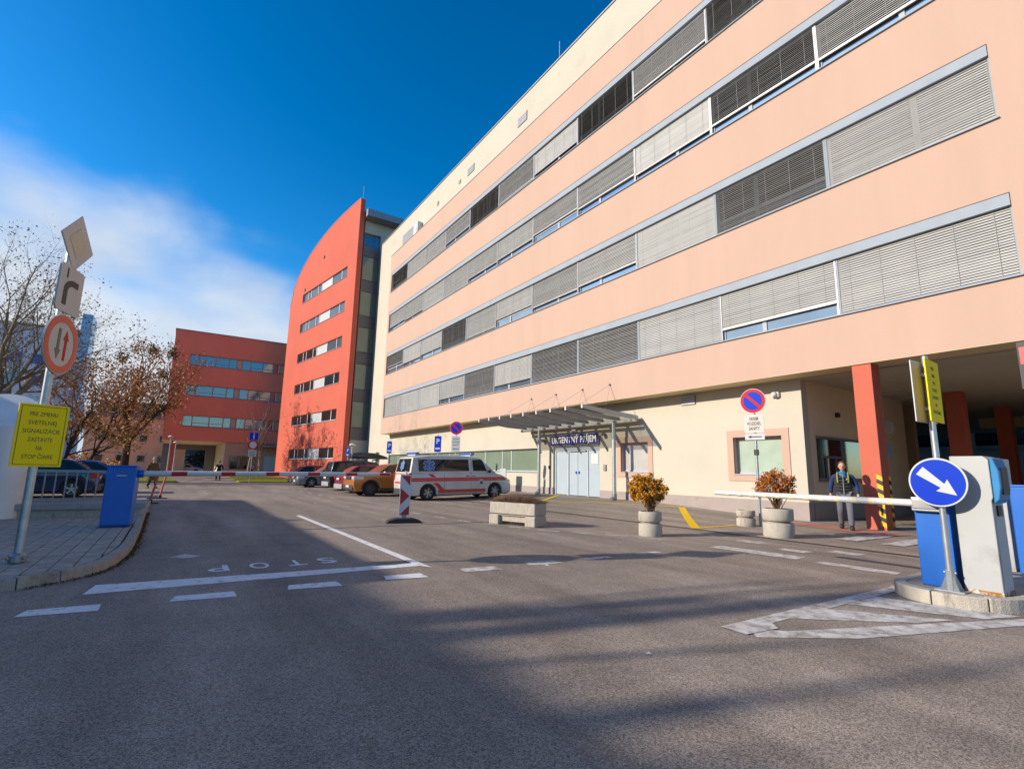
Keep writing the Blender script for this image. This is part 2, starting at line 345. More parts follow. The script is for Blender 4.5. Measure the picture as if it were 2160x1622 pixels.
for k in range(3): drape('crossing_bar', [(-5.75+k*.85, 12.3), (-5.75+k*.85, 14.2), (-5.35+k*.85, 14.2), (-5.35+k*.85, 12.3)], PWW, dz=.013)
# hatched triangle before the island
drape('hatch_edge', [(-3.0, 4.22), (-2.98, 8.1), (-2.84, 8.0), (-2.83, 4.75)], PWW)
drape('hatch_edge', [(-2.84, 4.4), (-2.62, 4.62), (-1.62, 7.2), (-1.5, 7.05), (-2.2, 4.95), (-2.66, 4.22)], PWW)
drape('hatch_edge', [(-3.0, 4.22), (-2.84, 4.75), (-2.70, 4.62), (-2.74, 4.2)], PWW, dz=.008)
drape('hatch_bar', [(-2.829, 5.05), (-2.829, 5.75), (-2.0, 6.42), (-2.15, 5.95)], PWW)
drape('hatch_bar', [(-2.829, 6.15), (-2.829, 6.85), (-1.70, 7.2), (-1.85, 6.75)], PWW)
# faded letters for drivers leaving
for ch, y in (('P', .66), ('O', 1.13), ('T', 1.60), ('S', 2.02)):
    text('painted_letter', ch, .62, PW, road, (-7.92, y, .004), (0, 0, R(-90)), depth=.0008, width=.24, bold=.008)
drape('painted_patch', [(-9.1, .1), (-9.35, .3), (-9.1, .5), (-8.9, .33)], PWW)
strip('yellow_line', [(-12.75, 15.95), (-8.5, 11.16)], .24, PY, dz=.010)
strip('yellow_line', [(-18.1, 13.4), (-12.8, 15.95)], .13, PY, dz=.012)
strip('yellow_line', [(-8.5, 11.15), (-8.55, 12.95)], .13, PY, dz=.014)
strip('yellow_line', [(-18.0, 13.4), (-20.4, 16.25)], .16, PY, dz=.016)
strip('brick_paving', [(-8.3, 15.35), (-5.4, 14.55)], .9, M('red_paving', (.40, .15, .10), .9, var=.15, scale=6, fine=(60, .25)), dz=.010)
# grass verges
def verge(poly):
    m = MB(); m.prism(poly, 0, .1, 'z'); o = struct(m.build('lawn', GRASS)); return o
verge([(-47.4, 4.7), (-47.0, 8.6), (-58, 10.4), (-76.6, 12.2), (-76.6, 6.0)])
verge([(-46.5, .5), (-46.5, -2.5), (-50, -9), (-74, -10), (-74, -.9)])

# ------------------------------------------------------------------ main hospital building
YW, YP = 16.5, 15.65                       # ground-floor wall plane, projecting peach front
BX = [-45.47+3.873*k for k in range(12)]    # bay lines
hosp = thing('hospital_building', 'long peach and cream hospital block with four bands of blinds', 'building', (-25, 16.5, 0), world=True)
SILL = [5.97, 9.93, 13.97, 17.93]; BT = .0; BH = 1.72; HEAD = .30    # sill heights, opening height, pelmet height
PXL, PXR = -45.9, 8.0
def xz(mb, x0, x1, z0, z1, y, t=.12): mb.box((x0, y, z0), (x1, y+t, z1))
# peach front: spandrel courses and end piers around the window bands
edges = [4.47]+[q for s in SILL for q in (s, s+BH+HEAD)]+[21.72]
for k in range(0, len(edges), 2):
    m = MB(); xz(m, PXL, PXR, edges[k], edges[k+1], YP, .85-.01); m.build('wall', PEACH, hosp)
for s in SILL:
    m = MB(); xz(m, PXL, BX[0], s, s+BH+HEAD, YP, .84); m.build('wall', PEACH, hosp)
    m = MB(); xz(m, BX[11], PXR, s, s+BH+HEAD, YP, .84); m.build('wall', PEACH, hosp)
m = MB(); m.box((PXL+.03, YP+.003, 4.455), (PXR, 40, 4.468)); m.build('soffit', SOFF, hosp)
m = MB(); m.box((PXL-.03, YP-.03, 21.72), (PXR, YP+.9, 21.76)); m.build('flashing', GALVD, hosp)
# cream body: wall above and to the left, parapet
m = MB(); m.box((-51.8, YW, 4.4), (8, 44, 25.35)); m.build('wall', CREAM, hosp)
m = MB(); m.box((-51.86, YW-.06, 25.35), (8, 44, 25.42)); m.build('parapet_cap', GALVD, hosp)
# ground floor walls with openings
m = MB()
GX = [(-51.8, -50.6), (-48.9, -48.6)]
def wall_x(name, x0, x1, zb, zt, holes, mat, y0=YW, t=.35):
    """wall along x with rectangular holes (x0,x1,z0,z1), cut into blocks"""
    m = MB(); cuts = sorted({x0, x1, *[h[0] for h in holes], *[h[1] for h in holes]})
    for a, b in zip(cuts[:-1], cuts[1:]):
        hs = sorted([(h[2], h[3]) for h in holes if h[0] <= a+1e-6 and h[1] >= b-1e-6]); z = zb
        for h0, h1 in hs:
            if h0 > z: m.box((a, y0, z), (b, y0+t, h0))
            z = h1
        if z < zt: m.box((a, y0, z), (b, y0+t, zt))
    return m.build(name, mat, hosp)
DOOR = (-21.2, -17.7, -.05, 2.62)
W_A = (-16.35, -14.78, 1.42, 2.66); W_B = (-10.86, -9.12, 1.40, 2.66); STR = (-45.8, -22.55, 1.34, 2.60); SM = (-49.3, -48.3, 1.0, 2.9)
wall_x('wall', -51.8, -8.4, .56, 4.398, [DOOR, W_A, W_B, STR, SM], CREAM)
wall_x('plinth', -51.8, -8.4, -.3, .56, [DOOR], PLINTH, YW-.03, .3)
m = MB(); m.box((-8.75, YW+.35, .56), (-8.4, 24.2, 4.45)); m.build('wall', M('side_render', (.68, .54, .38), .85, var=.05, scale=.5, bump=.2), hosp)
m = MB(); m.box((-8.72, YW+.30, -.3), (-8.37, 24.2, .56)); m.build('plinth', PLINTH, hosp)
m = MB(); m.box((-14, 26.0, -.3), (-8.7, 26.3, 4.45)); m.build('wall', BEIGE, hosp)
m = MB(); m.box((-8.5, 33.6, 3.9), (9, 34.2, 4.45)); m.box((4, 20, -.3), (4.4, 44, 4.45)); m.box((-6.2, 33.7, -.3), (-3.0, 34.1, 3.9)); m.build('wall', SOFF, hosp)
# the dark interior behind ground-floor glass
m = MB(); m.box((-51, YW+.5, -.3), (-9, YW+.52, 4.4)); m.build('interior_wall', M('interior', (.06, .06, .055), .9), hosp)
# band windows, pelmets, sills, blinds
SLATW = .085
def slat_mesh(L, tilt, mat, nm):
    m = MB(); c, s = math.cos(tilt), math.sin(tilt); w = SLATW/2
    a = [(-w, 0), (0, .008), (w, 0)]
    P = [(y*c-z*s, y*s+z*c) for y, z in a]; Q = [(y*c-(z-.002)*s, y*s+(z-.002)*c) for y, z in a]
    ring = P+Q[::-1]; n = 6
    m.add([(-L/2, *q) for q in ring]+[(L/2, *q) for q in ring], [(i, (i+1) % n, n+(i+1) % n, n+i) for i in range(n)]+[(5, 4, 1, 0), (4, 3, 2, 1), (6, 7, 10, 11), (7, 8, 9, 10)])
    return m.mesh(nm, mat)
SLM = {(d, c): slat_mesh(3.76, R(t), mt, 'slat') for d, t, mt0 in ((0, 62, SLATL), (1, 36, SLATD), (2, 54, SLATL), (3, 74, SLATL)) for c, mt in ((0, mt0), (1, SLATD))}
TILT = {0: 62, 1: 18, 2: 45, 3: 74}
# blind state per band and bay: (drop 0..1, tilt class, material class)
ST = [
 [(1, 2, 0), (1, 0, 0), (1, 2, 0), (.80, 2, 0), (1, 1, 0), (.80, 0, 0), (1, 1, 1), (1, 1, 0), (1, 0, 0), (.80, 2, 0), (1, 0, 0)],
 [(.62, 1, 1), (.78, 0, 0), (.75, 0, 0), (1, 1, 1), (.93, 2, 0), (.70, 0, 0), (.86, 2, 0), (.78, 2, 0), (1, 3, 0), (1, 1, 0), (1, 2, 0)],
 [(.74, 0, 0), (.88, 0, 0), (1, 0, 0), (1, 0, 0), (.80, 0, 0), (.76, 0, 0), (.72, 2, 0), (.72, 2, 0), (.80, 3, 0), (.80, 1, 1), (.78, 2, 0)],
 [(1, 1, 1), (1, 0, 0), (1, 0, 0), (.76, 0, 0), (1, 1, 1), (.85, 2, 0), (.78, 3, 0), (1, 1, 1), (.84, 2, 0), (1, 1, 1), (.8, 2, 0)]]
SINGLE = {(0, 10), (0, 9), (0, 8), (0, 7), (1, 10), (1, 9), (1, 8), (1, 7), (2, 9), (2, 8), (2, 7)}
PITCH_S = .068
pane_c = {}
def pane(x0, x1, z0, z1, y, parent, mat=GLASS):
    k = (round(x1-x0, 3), round(z1-z0, 3), mat.name)
    if k not in pane_c:
        m = MB(); m.box((-k[0]/2, 0, -k[1]/2), (k[0]/2, .012, k[1]/2)); pane_c[k] = m.mesh('pane', mat)
    o = bpy.data.objects.new('pane', pane_c[k]); COL.objects.link(o); o.parent = parent; o.location = ((x0+x1)/2, y, (z0+z1)/2); return o
win_me = None
for bi, s in enumerate(SILL):
    m = MB(); xz(m, BX[0], BX[11]-.02, s+BH, s+BH+HEAD, YP+.02, .2); m.build('blind_pelmet', ALU, hosp)
    m = MB(); m.box((BX[0]-.02, YP-.06, s-.035), (BX[11]+.03, YP+.34, s-.002)); m.build('window_sill', ALU, hosp)
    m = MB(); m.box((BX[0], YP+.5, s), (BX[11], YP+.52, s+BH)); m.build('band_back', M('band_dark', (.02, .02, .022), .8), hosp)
    for b in range(11):
        x0, x1 = BX[b], BX[b+1]; yw = YP+.185
        # frame: outer frame, one mullion, one low transom
        mul = x0+(1.55 if b % 2 else 2.25); m = MB()
        m.box((x0+.04, yw, s+.01), (x1-.04, yw+.07, s+.08)); m.box((x0+.04, yw, s+BH-.06), (x1-.04, yw+.07, s+BH))
        m.box((x0+.04, yw, s+.08), (x0+.11, yw+.07, s+BH-.06)); m.box((x1-.11, yw, s+.08), (x1-.04, yw+.07, s+BH-.06))
        m.box((mul-.07, yw-.004, s+.08), (mul+.07, yw+.07, s+BH-.06))
        m.box((x0+.11, yw+.003, s+.46), (mul-.07, yw+.066, s+.54)); m.box((mul+.07, yw+.003, s+.46), (x1-.11, yw+.066, s+.54))
        wdw = m.build('window', FRAMEW, hosp)
        for xa, xb in ((x0+.11, mul-.07), (mul+.07, x1-.11)):
            for za, zb in ((s+.08, s+.46), (s+.54, s+BH-.06)): pane(xa, xb, za, zb, yw+.03, wdw, GLASSM if za < s+.2 else GLASSD)  # same glazing: upper panes darker for the shade behind the slats, lower ones sky-bright
        # blind: guide rails, bottom rail, slats, cords
        drop, tl, mc = ST[bi][b]; toff = random.uniform(-6, 6) if tl == 1 else random.uniform(-2, 9); drop = drop if drop == 1 else drop+random.uniform(-.035, .035); yb = YP+.13; m = MB()
        m.box((x0+.005, yb-.03, s), (x0+.05, yb+.03, s+BH)); m.box((x1-.05, yb-.03, s), (x1-.005, yb+.03, s+BH))
        zb = s+BH*(1-drop)+.02
        m.box((x0+.055, yb-.03, zb), (x1-.055, yb+.03, zb+.045 if drop == 1 else zb+.075))
        bl = m.build('blind', ALU if drop == 1 else GALVD, hosp)
        for cx in (.09, .29, .5, .71, .91):
            m = MB(); xx = x0+(x1-x0)*cx; m.box((xx-.004, yb-.034, zb), (xx+.004, yb-.030, s+BH)); m.build('ladder_cord', SLATD, bl)
        n = int((s+BH-zb-.06)/PITCH_S); me = SLM[(tl, mc)]
        if (bi, b) in SINGLE:
            for i in range(n):
                o = bpy.data.objects.new('slat', me); COL.objects.link(o); o.parent = bl
                o.location = ((x0+x1)/2, yb+random.uniform(-.002, .002), zb+.07+PITCH_S*(i+.5)); o.rotation_euler = (R(toff+random.uniform(-4, 4)), R(random.uniform(-.08, .08)), 0)
        else:
            m = MB(); base = [v.co.copy() for v in me.vertices]; fs = [tuple(p.vertices) for p in me.polygons]
            for i in range(n):
                q = Matrix.Rotation(R(toff+random.uniform(-3, 3)), 3, 'X')
                m.add([(q@v)+Vector(((x0+x1)/2, yb, zb+.07+PITCH_S*(i+.5))) for v in base], fs)
            stuff(m.build('slats', me.materials[0], bl, fix=False))
# attic vents and machine room louvre
def louvre(x0, x1, z0, z1, y, par=hosp, n=6):
    m = MB(); m.box((x0, y-.03, z0), (x1, y-.005, z1)); v = m.build('vent', SPAND, par)
    h = (z1-z0)/n
    for i in range(n):
        m = MB(); m.bar((x0+.02, y-.04, z0+h*(i+.5)), (x1-.02, y-.04, z0+h*(i+.5)), h*.25, h*.6); m.build('louvre', GREYP, v)
for a in ((-25.15, -24.1, 23.45, 24.1), (-32.05, -31.0, 23.5, 24.1), (-33.5, -33.15, 23.55, 23.85), (-37.5, -37.15, 23.5, 23.85)): louvre(*a, YW)
louvre(-45.3, -41.6, 21.9, 23.9, YW, n=12)
m = MB(); m.box((-41.4, YW-.5, 21.85), (-40.5, YW-.01, 23.3)); m.box((-41.2, YW-.56, 22.0), (-40.7, YW-.5, 22.7)); m.build('air_unit', WHITEP, hosp, bevel=.03)
m = MB(); m.tube([(-21.2, YW+.3, 25.4), (-21.2, YW+.3, 27.0)], .02, 6); m.build('lightning_rod', GALV, hosp)
louvre(-13.0, -12.35, 4.0, 4.36, YW, n=4)
# emergency door
m = MB(); x0, x1, z0, z1 = DOOR
m.box((x0, YW+.1, .2), (x0+.1, YW+.22, z1)); m.box((x1-.1, YW+.1, .2), (x1, YW+.22, z1)); m.box((x0+.1, YW+.1, z1-.22), (x1-.1, YW+.22, z1)); m.box((x0+1.02, YW+.1, .2), (x0+1.12, YW+.22, z1-.22)); m.box((x1-.98, YW+.1, .2), (x1-.92, YW+.22, z1-.22))
DOORM = M('door_panel_pale', (.37, .44, .50), .25, 0, var=.05, scale=1.2, spec=.6)
door = m.build('entrance_door', M('door_frame', (.40, .46, .50), .5, 0), hosp)
for xa, xb in ((x0+.1, x0+1.02), (x0+1.14, -19.42), (-19.40, x1-1.0), (x1-.92, x1-.1)):
    m = MB(); m.box((xa, YW+.14, .24), (xb, YW+.18, z1-.24)); m.build('door_leaf', DOORM, door, bevel=.01)
for xx in (-19.52, -19.30):
    m = MB(); m.box((xx-.03, YW+.10, 1.28), (xx+.03, YW+.14, 1.40)); m.build('door_handle', BLUEN, door)
m = MB(); m.box((-20.0, YW+.06, 2.36), (-18.75, YW+.1, 2.42)); m.build('door_closer', GALVD, door)
m = MB(); m.box((-18.42, YW+.12, 1.75), (-17.95, YW+.138, 2.25)); m.build('notice', WHITEP, door)
# framed windows right of the door
for w, gm in ((W_A, GLASSP), (W_B, M('pale_green_blind_glass', (.36, .44, .36), .1, var=.08, spec=.6, ior=1.6))):
    x0, x1, z0, z1 = w; b = .24; m = MB()
    m.box((x0-b, YW-.025, z0-b), (x1+b, YW+.02, z0)); m.box((x0-b, YW-.025, z1), (x1+b, YW+.02, z1+b)); m.box((x0-b, YW-.025, z0), (x0, YW+.02, z1)); m.box((x1, YW-.025, z0), (x1+b, YW+.02, z1))
    m.box((x0-.02, YW+.02, z0-.02), (x0+.001, YW+.34, z1+.02)); m.box((x1-.001, YW+.02, z0), (x1+.02, YW+.34, z1)); m.box((x0, YW+.02, z1-.001), (x1, YW+.34, z1+.02))
    m.build('window_surround', PEACH, hosp)
    m = MB(); y = YW+.2; f = .07
    m.box((x0, y, z0), (x1, y+.06, z0+f)); m.box((x0, y, z1-f), (x1, y+.06, z1)); m.box((x0, y, z0+f), (x0+f, y+.06, z1-f)); m.box((x1-f, y, z0+f), (x1, y+.06, z1-f)); m.box((x0-.05, YW-.05, z0-.03), (x1+.05, y-.002, z0-.002))
    wd = m.build('window', FRAMEW, hosp); pane(x0+f, x1-f, z0+f, z1-f, y+.03, wd, gm)
# strip window left of the door
m = MB(); x0, x1, z0, z1 = STR; y = YW+.16
m.box((x0, y, z0), (x1, y+.06, z0+.06)); m.box((x0, y, z1-.06), (x1, y+.06, z1))
xs_ = [x0]; 
while xs_[-1] < x1-1.2: xs_.append(xs_[-1]+(1.0 if len(xs_) % 3 == 0 else 2.05))
xs_[-1] = x1
for q in xs_: m.box((max(x0, q-.05), y-.003, z0+.06), (min(x1, q+.05), y+.06, z1-.06))
wd = m.build('window', FRAMEW, hosp)
for a, b in zip(xs_[:-1], xs_[1:]): pane(a+.05, b-.05, z0+.06, z1-.06, y+.02, wd, GLASSG)
m = MB(); m.box((x0-.05, YW-.06, z0-.035), (x1+.05, y, z0-.003)); m.build('window_sill', ALU, hosp)
m = MB(); m.box((-49.3, YW+.15, 1.0), (-48.3, YW+.2, 2.9)); m.build('window', GLASSG, hosp)
# entrance canopy: nine raised beams, glass, two posts, tie rods
CX0, CX1, CYF, CYB = -23.3, -15.15, 13.2, 16.3
m = MB(); m.tube([(CX0, 15.9, 3.52), (CX1, 15.9, 3.52)], .07, 10); m.box((CX0, 16.18, 3.52), (CX1, 16.3, 3.74))
CANM = M('canopy_steel', (.46, .46, .45), .6, .1, var=.08, scale=3)
can = m.build('canopy', CANM, hosp, smooth=True)
for i in range(9):
    x = CX0+(CX1-CX0)*i/8; m = MB()
    m.prism([(CYF, 3.85), (CYF, 3.99), (CYB, 3.76), (CYB, 3.62), (15.0, 3.66)], x-.04, x+.04, 'x'); m.build('beam', CANM, can)
    m = MB(); m.box((x-.045, CYF-.015, 3.84), (x+.045, CYF-.001, 4.0)); m.build('beam_cap', WHITEP, can)
gm = bpy.data.materials.new('canopy_glass'); gm.use_nodes = True; q = gm.node_tree; q.nodes.clear()
a_ = q.nodes.new('ShaderNodeBsdfTransparent'); a_.inputs[0].default_value = (.74, .74, .71, 1); b_ = q.nodes.new('ShaderNodeBsdfGlossy'); b_.inputs['Roughness'].default_value = .08
c_ = q.nodes.new('ShaderNodeMixShader'); c_.inputs[0].default_value = .14; d_ = q.nodes.new('ShaderNodeOutputMaterial')
q.links.new(a_.outputs[0], c_.inputs[1]); q.links.new(b_.outputs[0], c_.inputs[2]); q.links.new(c_.outputs[0], d_.inputs[0])
for i in range(8):
    xa = CX0+(CX1-CX0)*i/8+.02; xb = CX0+(CX1-CX0)*(i+1)/8-.02
    m = MB(); m.add([(xa, CYF, 4.0), (xb, CYF, 4.0), (xb, CYB, 3.775), (xa, CYB, 3.775), (xa, CYF, 4.015), (xb, CYF, 4.015), (xb, CYB, 3.79), (xa, CYB, 3.79)], [(0, 3, 2, 1), (4, 5, 6, 7), (0, 1, 5, 4), (1, 2, 6, 5), (2, 3, 7, 6), (3, 0, 4, 7)]); m.build('canopy_pane', gm, can)
for x in (-21.63, -16.17):
    m = MB(); m.tube([(x, 15.9, gz(x, 15.9)), (x, 15.9, 3.5)], .085, 12); p = m.build('canopy_post', GALV, can, smooth=True)
    m = MB(); m.tube([(x, 15.9, gz(x, 15.9)+.12), (x-.02, 15.72, gz(x, 15.9)+.03)], .09, 10); m.tube([(x, 15.9, gz(x, 15.9)), (x, 15.9, gz(x, 15.9)+.28)], .1, 12); m.build('post_shoe', GALVD, can, smooth=True)
for x in (-22.0, -19.9, -17.9, -16.1):
    m = MB(); m.tube([(x, YP-.02, 5.15), (x+.2, 13.6, 4.02)], .006, 5); m.build('tie_rod', GALV, can)
    m = MB(); m.tube([(x+.02, YP-.02, 5.12), (x+.45, 14.9, 3.95)], .005, 5); m.build('tie_rod', GALV, can)
    m = MB(); m.ball((x, YP-.04, 5.16), .05, 8, 6); m.build('rod_anchor', GALVD, can)
# small fittings on the front
for x, z in ((-21.95, 2.98), (-17.35, 3.1)):
    m = MB(); m.box((x-.05, YW-.1, z-.05), (x+.05, YW, z+.05)); m.box((x-.09, YW-.3, z-.08), (x+.09, YW-.1, z+.06)); m.build('floodlight', GALVD, hosp, bevel=.01)
m = MB(); m.box((-19.6, YW-.12, 3.28), (-19.3, YW, 3.45)); m.build('sensor_box', WHITEP, hosp, bevel=.01)
m = MB(); m.box((-21.55, YW-.05, 1.5), (-21.45, YW, 1.66)); m.build('intercom', BLACK, hosp)
m = MB(); m.box((-17.42, YW-.07, 1.45), (-17.26, YW, 1.72)); m.build('intercom', GALVD, hosp, bevel=.01)
m = MB(); m.ball((-9.2, YW-.13, 4.0), .09, 10, 8); m.box((-9.32, YW-.1, 3.92), (-9.08, YW, 4.08)); m.build('wall_camera', WHITEP, hosp, smooth=True)
m = MB(); m.box((-8.4, 18.6, 3.35), (-8.3, 18.75, 3.5)); m.build('wall_camera', BLACK, hosp)
# reception window in the passage side wall
m = MB(); m.box((-8.39, 17.2, 1.28), (-8.37, 20.6, 2.62)); rw = m.build('window', GLASSD, hosp)
for a, b in (((-8.37, 17.16, 1.2), (-8.33, 20.6, 1.32)), ((-8.37, 17.16, 2.56), (-8.33, 20.6, 2.64)), ((-8.37, 18.7, 1.32), (-8.33, 18.82, 2.56)), ((-8.37, 17.3, 1.95), (-8.33, 18.7, 2.03)), ((-8.37, 17.62, 1.32), (-8.33, 17.7, 1.95)), ((-8.37, 18.25, 1.32), (-8.33, 18.33, 1.95))):
    m = MB(); m.box(a, b); m.build('window_bar', FRAMED, rw)
# coral columns under the overhang, hazard strips on the first corner
for i, (cx, cy) in enumerate(((-6.3, 15.95), (-6.35, 22.9), (-6.5, 29.0), (2.0, 15.95))):
    m = MB(); m.box((cx-.25, cy-.25, -.2), (cx+.23, cy+.25, 4.46)); c = m.build('column', CORAL, hosp, bevel=.012)
    if i == 0:
        for (ox, oy, ax) in ((.23, -.25, 0), (.23, .25, 1)):
            k = 0; z = .06
            while z < 1.35:
                m = MB(); h = .12
                if ax == 0: m.prism([(cx+.10, z+.07), (cx+.235, z), (cx+.235, z+h), (cx+.10, z+h+.07)], cy-.262, cy-.251, 'y')
                else: m.prism([(cy+.14, z+.04), (cy+.255, z), (cy+.255, z+h), (cy+.14, z+h+.04)], cx+.231, cx+.242, 'x')
                m.build('hazard_stripe', YELH if k % 2 == 0 else BLACKH, c); z += h; k += 1
for x, y in ((-7.8, 21.3), (-8.0, 23.2), (-7.9, 27.5), (-7.0, 30.0), (-3.0, 20)):
    m = MB(); m.box((x-.3, y-.08, 4.34), (x+.3, y+.08, 4.45)); m.build('ceiling_light', GREYP, hosp, bevel=.02)
m = MB(); m.lathe([(.24, -.03), (.27, 0), (.24, .03)], 20, (-8.12, 21.7, 3.2), 'y'); m.box((-8.4, 21.72, 3.15), (-8.12, 21.76, 3.25)); m.build('traffic_mirror', WHITES, hosp, smooth=True)
m = MB(); m.box((-8.3, 21.7, 2.1), (-8.0, 21.74, 2.6)); m.build('wall_plate', M('pale_blue_plate', (.25, .42, .6), .5), hosp)

# illuminated name board above the door
es = thing('emergency_sign', 'dark blue URGENTNÝ PRÍJEM sign board above the entrance door', 'sign', (-19.5, 16.4, 2.68))
m = MB(); m.box((-1.82, 0, 0), (1.82, .1, .52)); m.build('box', GALVD, es)
m = MB(); m.box((-1.79, -.008, .02), (1.79, -.001, .50)); m.build('sign_face', NAVY, es)
text('lettering', 'URGENTNÝ PRÍJEM', .43, M('letter_white', (.85, .85, .85), .5, var=.02), es, (0, -.012, .24), (R(90), 0, 0), .002, 3.35, .012, gap=1.09)

# ------------------------------------------------------------------ red arched tower
tw = thing('red_tower', 'tall coral red tower slab with sloping curved top edge', 'building', (-52.4, 14.1, 0), R(8.6))
WT = 20.2; prof = []
for u in sorted([WT*i/24 for i in range(25)]+[15.6]):
    prof.append((u, 22.2+8.2*max(0, 1-(u/(WT+.02))**2.25)**(1/2.1)))
TS = [2.28, 6.3, 10.25, 14.2, 18.15, 22.1]; U0, U1 = 2.25, 15.6; WHT = 1.18
# wall cut around window strips: vertical slices
m = MB()
def tbox(u0, u1, z0, z1, y0=0, y1=.55): m.box((-u1, y0, z0), (-u0, y1, z1))
cut = [0, U0, U1, WT]
tbox(0, U0, -.3, 22); tbox(U1, WT, -.3, 22); z = -.3
for s in TS[:5]: tbox(U0, U1, z, s); z = s+WHT
tbox(U0, U1, z, 22.0)
poly = [(0, 22.0), (-U0, 22.0), (-U0, TS[5])]+[(-U0, TS[5]+WHT)]+[(-U1, TS[5]+WHT), (-U1, TS[5]), (-U1, 22.0), (-WT, 22.0)]
tbox(U0, U1, 22.0, TS[5])
tbox(0, U0, 22.0, 23.28); tbox(U1, WT, 22.0, 22.0+.2)
top = [(-u, zz) for u, zz in prof]
for (ua, za), (ub, zb) in zip(prof[:-1], prof[1:]):
    lo = TS[5]+WHT
    if ub <= U1+1e-6: m.prism([(-ua, lo), (-ub, lo), (-ub, zb), (-ua, za)], 0, .55, 'y')
    else: m.prism([(-ua, 22.2), (-ub, 22.2), (-ub, max(22.21, zb)), (-ua, za)], 0, .55, 'y')
m.build('wall', REDW, tw)
m = MB()
for (ua, za), (ub, zb) in zip(prof[:-1], prof[1:]): m.prism([(-ua, za+.002), (-ub, zb+.002), (-ub, zb+.06), (-ua, za+.06)], -.03, .58, 'y')
m.build('coping', REDE, tw)
for r, s in enumerate(TS):
    us = [U0, 3.9, 6.55, 9.6, 10.7, 12.9, 13.9, U1] ; kinds = 'gdpdgdg'
    m = MB(); y = .12
    m.box((-U1, y, s), (-U0, y+.08, s+.08)); m.box((-U1, y, s+WHT-.06), (-U0, y+.08, s+WHT))
    for u in us: m.box((-min(U1, u+.06), y-.003, s+.08), (-max(U0, u-.06), y+.08, s+WHT-.06))
    wd = m.build('window', WHITEP, tw)
    for (a, b), kd in zip(zip(us[:-1], us[1:]), 'gpgggggg' if 0 else ('g', 'g', 'p', 'g', 'g', 'g', 'g')):
        mm = MB(); mm.box((-b+.06, y+.03, s+.08), (-a-.06, y+.05, s+WHT-.06)); mm.build('pane', GREYP if kd == 'p' else (GLASS if r >= 4 else GLASSD), wd)
    m = MB(); m.box((-U1-.05, -.07, s-.04), (-U0+.05, y, s-.002)); m.build('window_sill', ALU, tw)
    m = MB(); m.box((-U1, .3, s), (-U0, .32, s+WHT)); m.build('band_back', SPAND, tw)
for u, z in ((9.3, 26.5), (15.0, 23.8)):
    m = MB(); m.box((-u-.12, -.12, z-.15), (-u+.12, 0, z+.15)); m.build('wall_light', SPAND, tw)
m = MB(); m.tube([(-.2, .3, 30.3), (-.2, .3, 32.0)], .03, 6); m.build('lightning_rod', ALU, tw)
# stair core behind the slab
co = thing('stair_tower', 'glazed stairwell tower with overhanging roof between the red slab and the cream wall', 'building', (-56, 18, 0), world=True)
m = MB(); m.box((-64, 16.75, -.3), (-53.0, 26, 28.3)); m.box((-64, 14.9, 26.9), (-53.0, 16.75, 28.3)); m.box((-64, 14.9, -.3), (-53.0, 16.75, 4.2)); m.build('wall', CREAM, co)
m = MB(); m.prism([(14.7, 28.3), (14.7, 29.1), (30, 28.8), (30, 28.3)], -66, -51.6, 'x'); m.build('roof', GALVD, co)
m = MB(); m.box((-64, 14.95, 4.2), (-53.25, 16.75, 26.9)); m.build('core_wall', SPAND, co)
zz = 4.2; k = 0
while zz < 26.8:
    h = 2.7 if k % 2 else 1.3
    h = min(h, 26.9-zz)
    if k >= 11: break
    for ya, yb in ((14.93, 16.2), (16.25, 16.72)):
        m = MB(); m.box((-53.2, ya, zz+.03), (-53.1, yb, zz+h-.03)); m.build('glass_panel' if k % 2 else 'spandrel', GLASSG if k % 2 else SPAND, co)
    zz += h; k += 1
m = MB(); m.box((-53.2, 14.93, zz), (-53.1, 16.72, 26.6)); m.build('glass_panel', GLASS, co)
for y in (14.93, 16.2, 16.7):
    m = MB(); m.box((-53.1, y-.03, 4.2), (-53.02, y+.05, 26.9)); m.build('mullion', FRAMED, co)

# ------------------------------------------------------------------ brick-red end wing with passage
XE = -77.4
ew = thing('red_wing', 'three-storey brick-red wing over an open drive-through passage', 'building', (-77.4, 5, 0), world=True)
YA, YB = -1.44, 16.0
ES = [6.24, 10.23, 14.23]; EH = 1.4; YW0, YW1 = .45, 11.9; GAP = (5.9, 6.5)
m = MB(); z = 4.4
for s in ES: m.box((XE-14, YA, z), (XE, YB, s)) if 0 else None
def ebox(y0, y1, z0, z1, x0=-.5, mb=None): (mb or m).box((XE+x0, y0, z0), (XE, y1, z1))
for s in ES+[18.65]:
    ebox(YA, YB, z, s if s < 18 else 18.65); z = s+EH
for s in ES: ebox(YA, YW0, s, s+EH); ebox(YW1, YB, s, s+EH)
m.box((XE-14, YA, 4.4), (XE-.5, YA+.4, 18.65)); m.box((XE-14, YA+.4, 18.2), (XE-.5, YB, 18.6)); m.box((XE-14, YA+.4, 4.38), (XE-13.6, YB, 18.2))
m.build('wall', REDE, ew)
m = MB(); m.box((XE-14, YA-.08, 18.65), (XE+.08, YB, 18.75)); m.build('parapet_cap', SPAND, ew)
m = MB(); m.box((XE-14, YA, 4.36), (XE-.01, 5.3, 4.398)); m.build('soffit', SOFF, ew)
